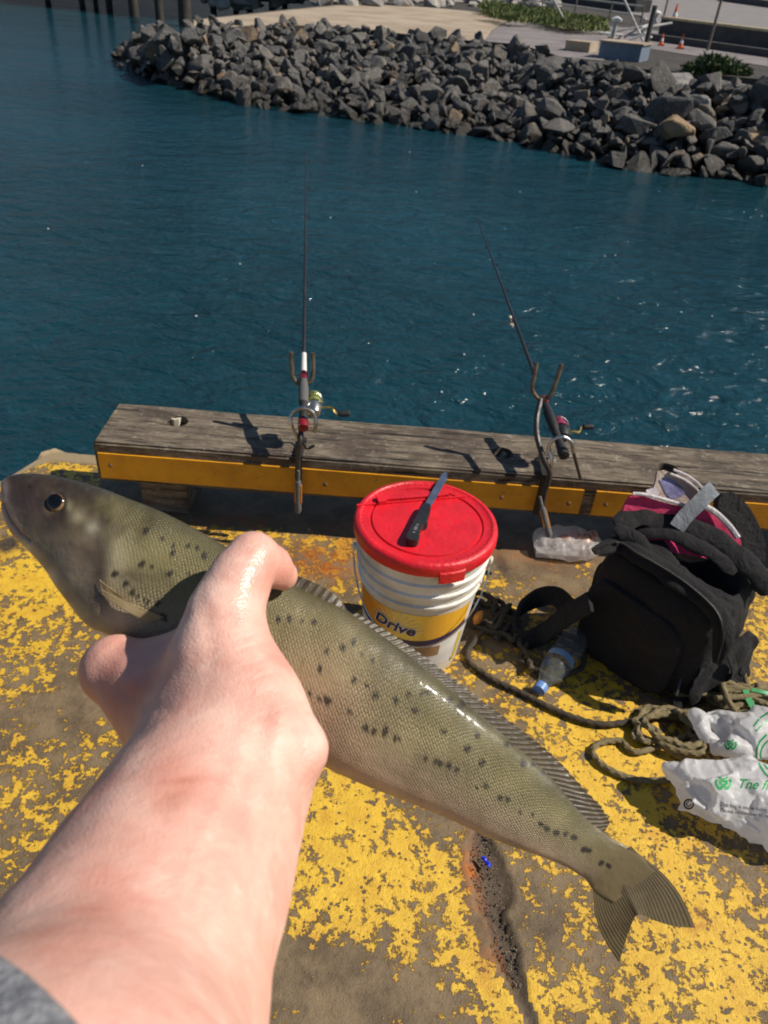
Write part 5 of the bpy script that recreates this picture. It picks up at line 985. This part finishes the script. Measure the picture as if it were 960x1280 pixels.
def armF(p):
    d = smin(union(p, arm_c, .014), union(p, palm_c, .010), .014); d = smin(d, union(p, thumb_c, .008), .010); d = smin(d, union(p, thumb_t, .003), .004); d = smin(d, union(p, bump_c, .006), .010)
    for fg in fing: d = smin(d, union(p, fg, .003), .004)
    return d
allp = np.array([x for L_ in (arm_c[1:], palm_c, thumb_c, thumb_t, bump_c, *fing) for s_ in L_ for x in s_[:2]]); lo_, hi_ = allp.min(0)-.052, allp.max(0)+.05
V, Fc = surfnets(armF, lo_, hi_, .0021)
me = bpy.data.meshes.new('x'); me.from_pydata(V.tolist(), [], Fc.tolist()); me.update(); NN = np.array([v.normal[:] for v in me.vertices]); bpy.data.meshes.remove(me)
rel = V-CAM; zz = rel@CW; vp = np.stack([480+FPX*(rel@CR)/zz, 640-FPX*(rel@CU)/zz], 1); up_ = np.zeros(len(V))
for L_, wd_, am in (([(350, 890), (338, 945), (318, 1010), (292, 1085), (262, 1160)], 9, .0007), ([(312, 905), (292, 965), (262, 1035), (225, 1110)], 10, .0006), ([(360, 980), (338, 1040), (330, 1110), (312, 1180)], 5, .0004), ([(285, 1075), (305, 1130), (285, 1200)], 5, .0004), ([(250, 745), (262, 790), (262, 830)], 9, -.0005), ([(150, 862), (180, 880), (215, 890)], 7, -.0005)):
    d_, _ = poly_sd(vp, L_); up_ += am*np.exp(-(d_/wd_)**2)
V = V+NN*up_[:, None]+NN*np.array([fbm(p, 45, 6)*.0005 for p in V])[:, None]
m = MB(); m.add(V, Fc.tolist()); me_ = thing('person', tuple(q3(295, 940, .31)), 'outstretched bare forearm and hand in a grey sleeve gripping the fish', 'person')
armo = build('arm', m, MT['skin'], me_, sharp=180, fix=False)
W2 = np.array(V); rel = W2-CAM; zz = rel@CW; vp = np.stack([480+FPX*(rel@CR)/zz, 640-FPX*(rel@CU)/zz], 1)
front = 1
def g2(x, y, rx, ry, rot=0): dx = vp[:, 0]-x; dy = vp[:, 1]-y; u_ = dx*cos(rot)+dy*sin(rot); v_ = -dx*sin(rot)+dy*cos(rot); return np.exp(-(u_/rx)**2-(v_/ry)**2)
nzv = np.array([fbm(p, 60, 2) for p in V])
attr(armo, 'mark', np.clip((g2(212, 1002, 24, 13, -.4)*1.1+g2(228, 976, 24, 5, -.1)*.6)*(1+nzv), 0, .8)); attr(armo, 'wet', np.clip(g2(318, 700, 40, 40)+g2(285, 745, 30, 40), 0, 1))
attr(armo, 'flush', np.clip((g2(160, 850, 70, 50)*.7+g2(355, 722, 30, 20)*.6+g2(330, 850, 60, 80)*.35+g2(110, 1130, 60, 130, .7)*.55+g2(215, 960, 40, 60, .3)*.5)*(1+.5*nzv), 0, 1))
cre = np.zeros(len(V))
for L_ in ([(268, 806), (300, 800), (328, 788)], [(272, 818), (305, 812), (332, 800)], [(300, 833), (325, 826), (340, 815)], [(292, 852), (320, 848), (344, 838)], [(300, 872), (325, 868), (350, 862)], [(205, 800), (207, 830), (200, 860)], [(305, 748), (318, 742), (328, 745)], [(310, 905), (335, 893), (355, 885)], [(318, 738), (330, 741), (342, 738)]):
    d_, _ = poly_sd(vp, L_); cre = np.maximum(cre, np.exp(-(d_/3.2)**2)*.6)
attr(armo, 'crease', cre)
# sleeve
h0 = q3(30, 1520, .155); axs = nrm(h0-q3(112, 1330, .205)); rs_ = []
ea = nrm(np.cross(axs, CW)); eb = np.cross(axs, ea); G2 = []
for k in range(64):
    a = 2*pi*k/64; row = []
    for r_, s2_ in ((.0520, .0), (.0535, -.0015), (.0548, .001), (.0552, .005), (.0546, .010), (.0555, .016), (.0560, .03), (.0565, .05), (.057, .075), (.058, .09)):
        rr = r_+.0012*sin(3*a+s2_*90)*min(1, s2_*60+.2)+.0008*sin(7*a-s2_*150)*min(1, s2_*60); dv = ea*cos(a)+eb*sin(a); row.append(h0+axs*(s2_+.008+.053*(np.dot(dv, CR)+np.dot(dv, CW)))+dv*rr)
    G2.append(row)
m = MB(); m.grid(np.array(G2), closeu=True); build('sleeve', m, MT['sleeve'], me_, sharp=180)

# white foam on the water
m = MB()
for x, y in [(512, 190), (413, 272), (552, 490), (178, 207), (60, 286), (592, 393), (580, 443), (756, 320), (769, 319), (890, 395), (812, 520), (520, 240), (650, 240), (300, 330), (245, 395), (930, 265), (945, 262), (952, 270), (938, 272)]:
    p = pz(x, y, ZW+.012); m.lathe([(.007, -.006), (.010, 0), (.006, .006)], p, n=7)
tag(build('specks', m, MT['specks'], sharp=40), 'white foam on the dark water', 'specks', kind='stuff')  # small white specks set just above the water surface
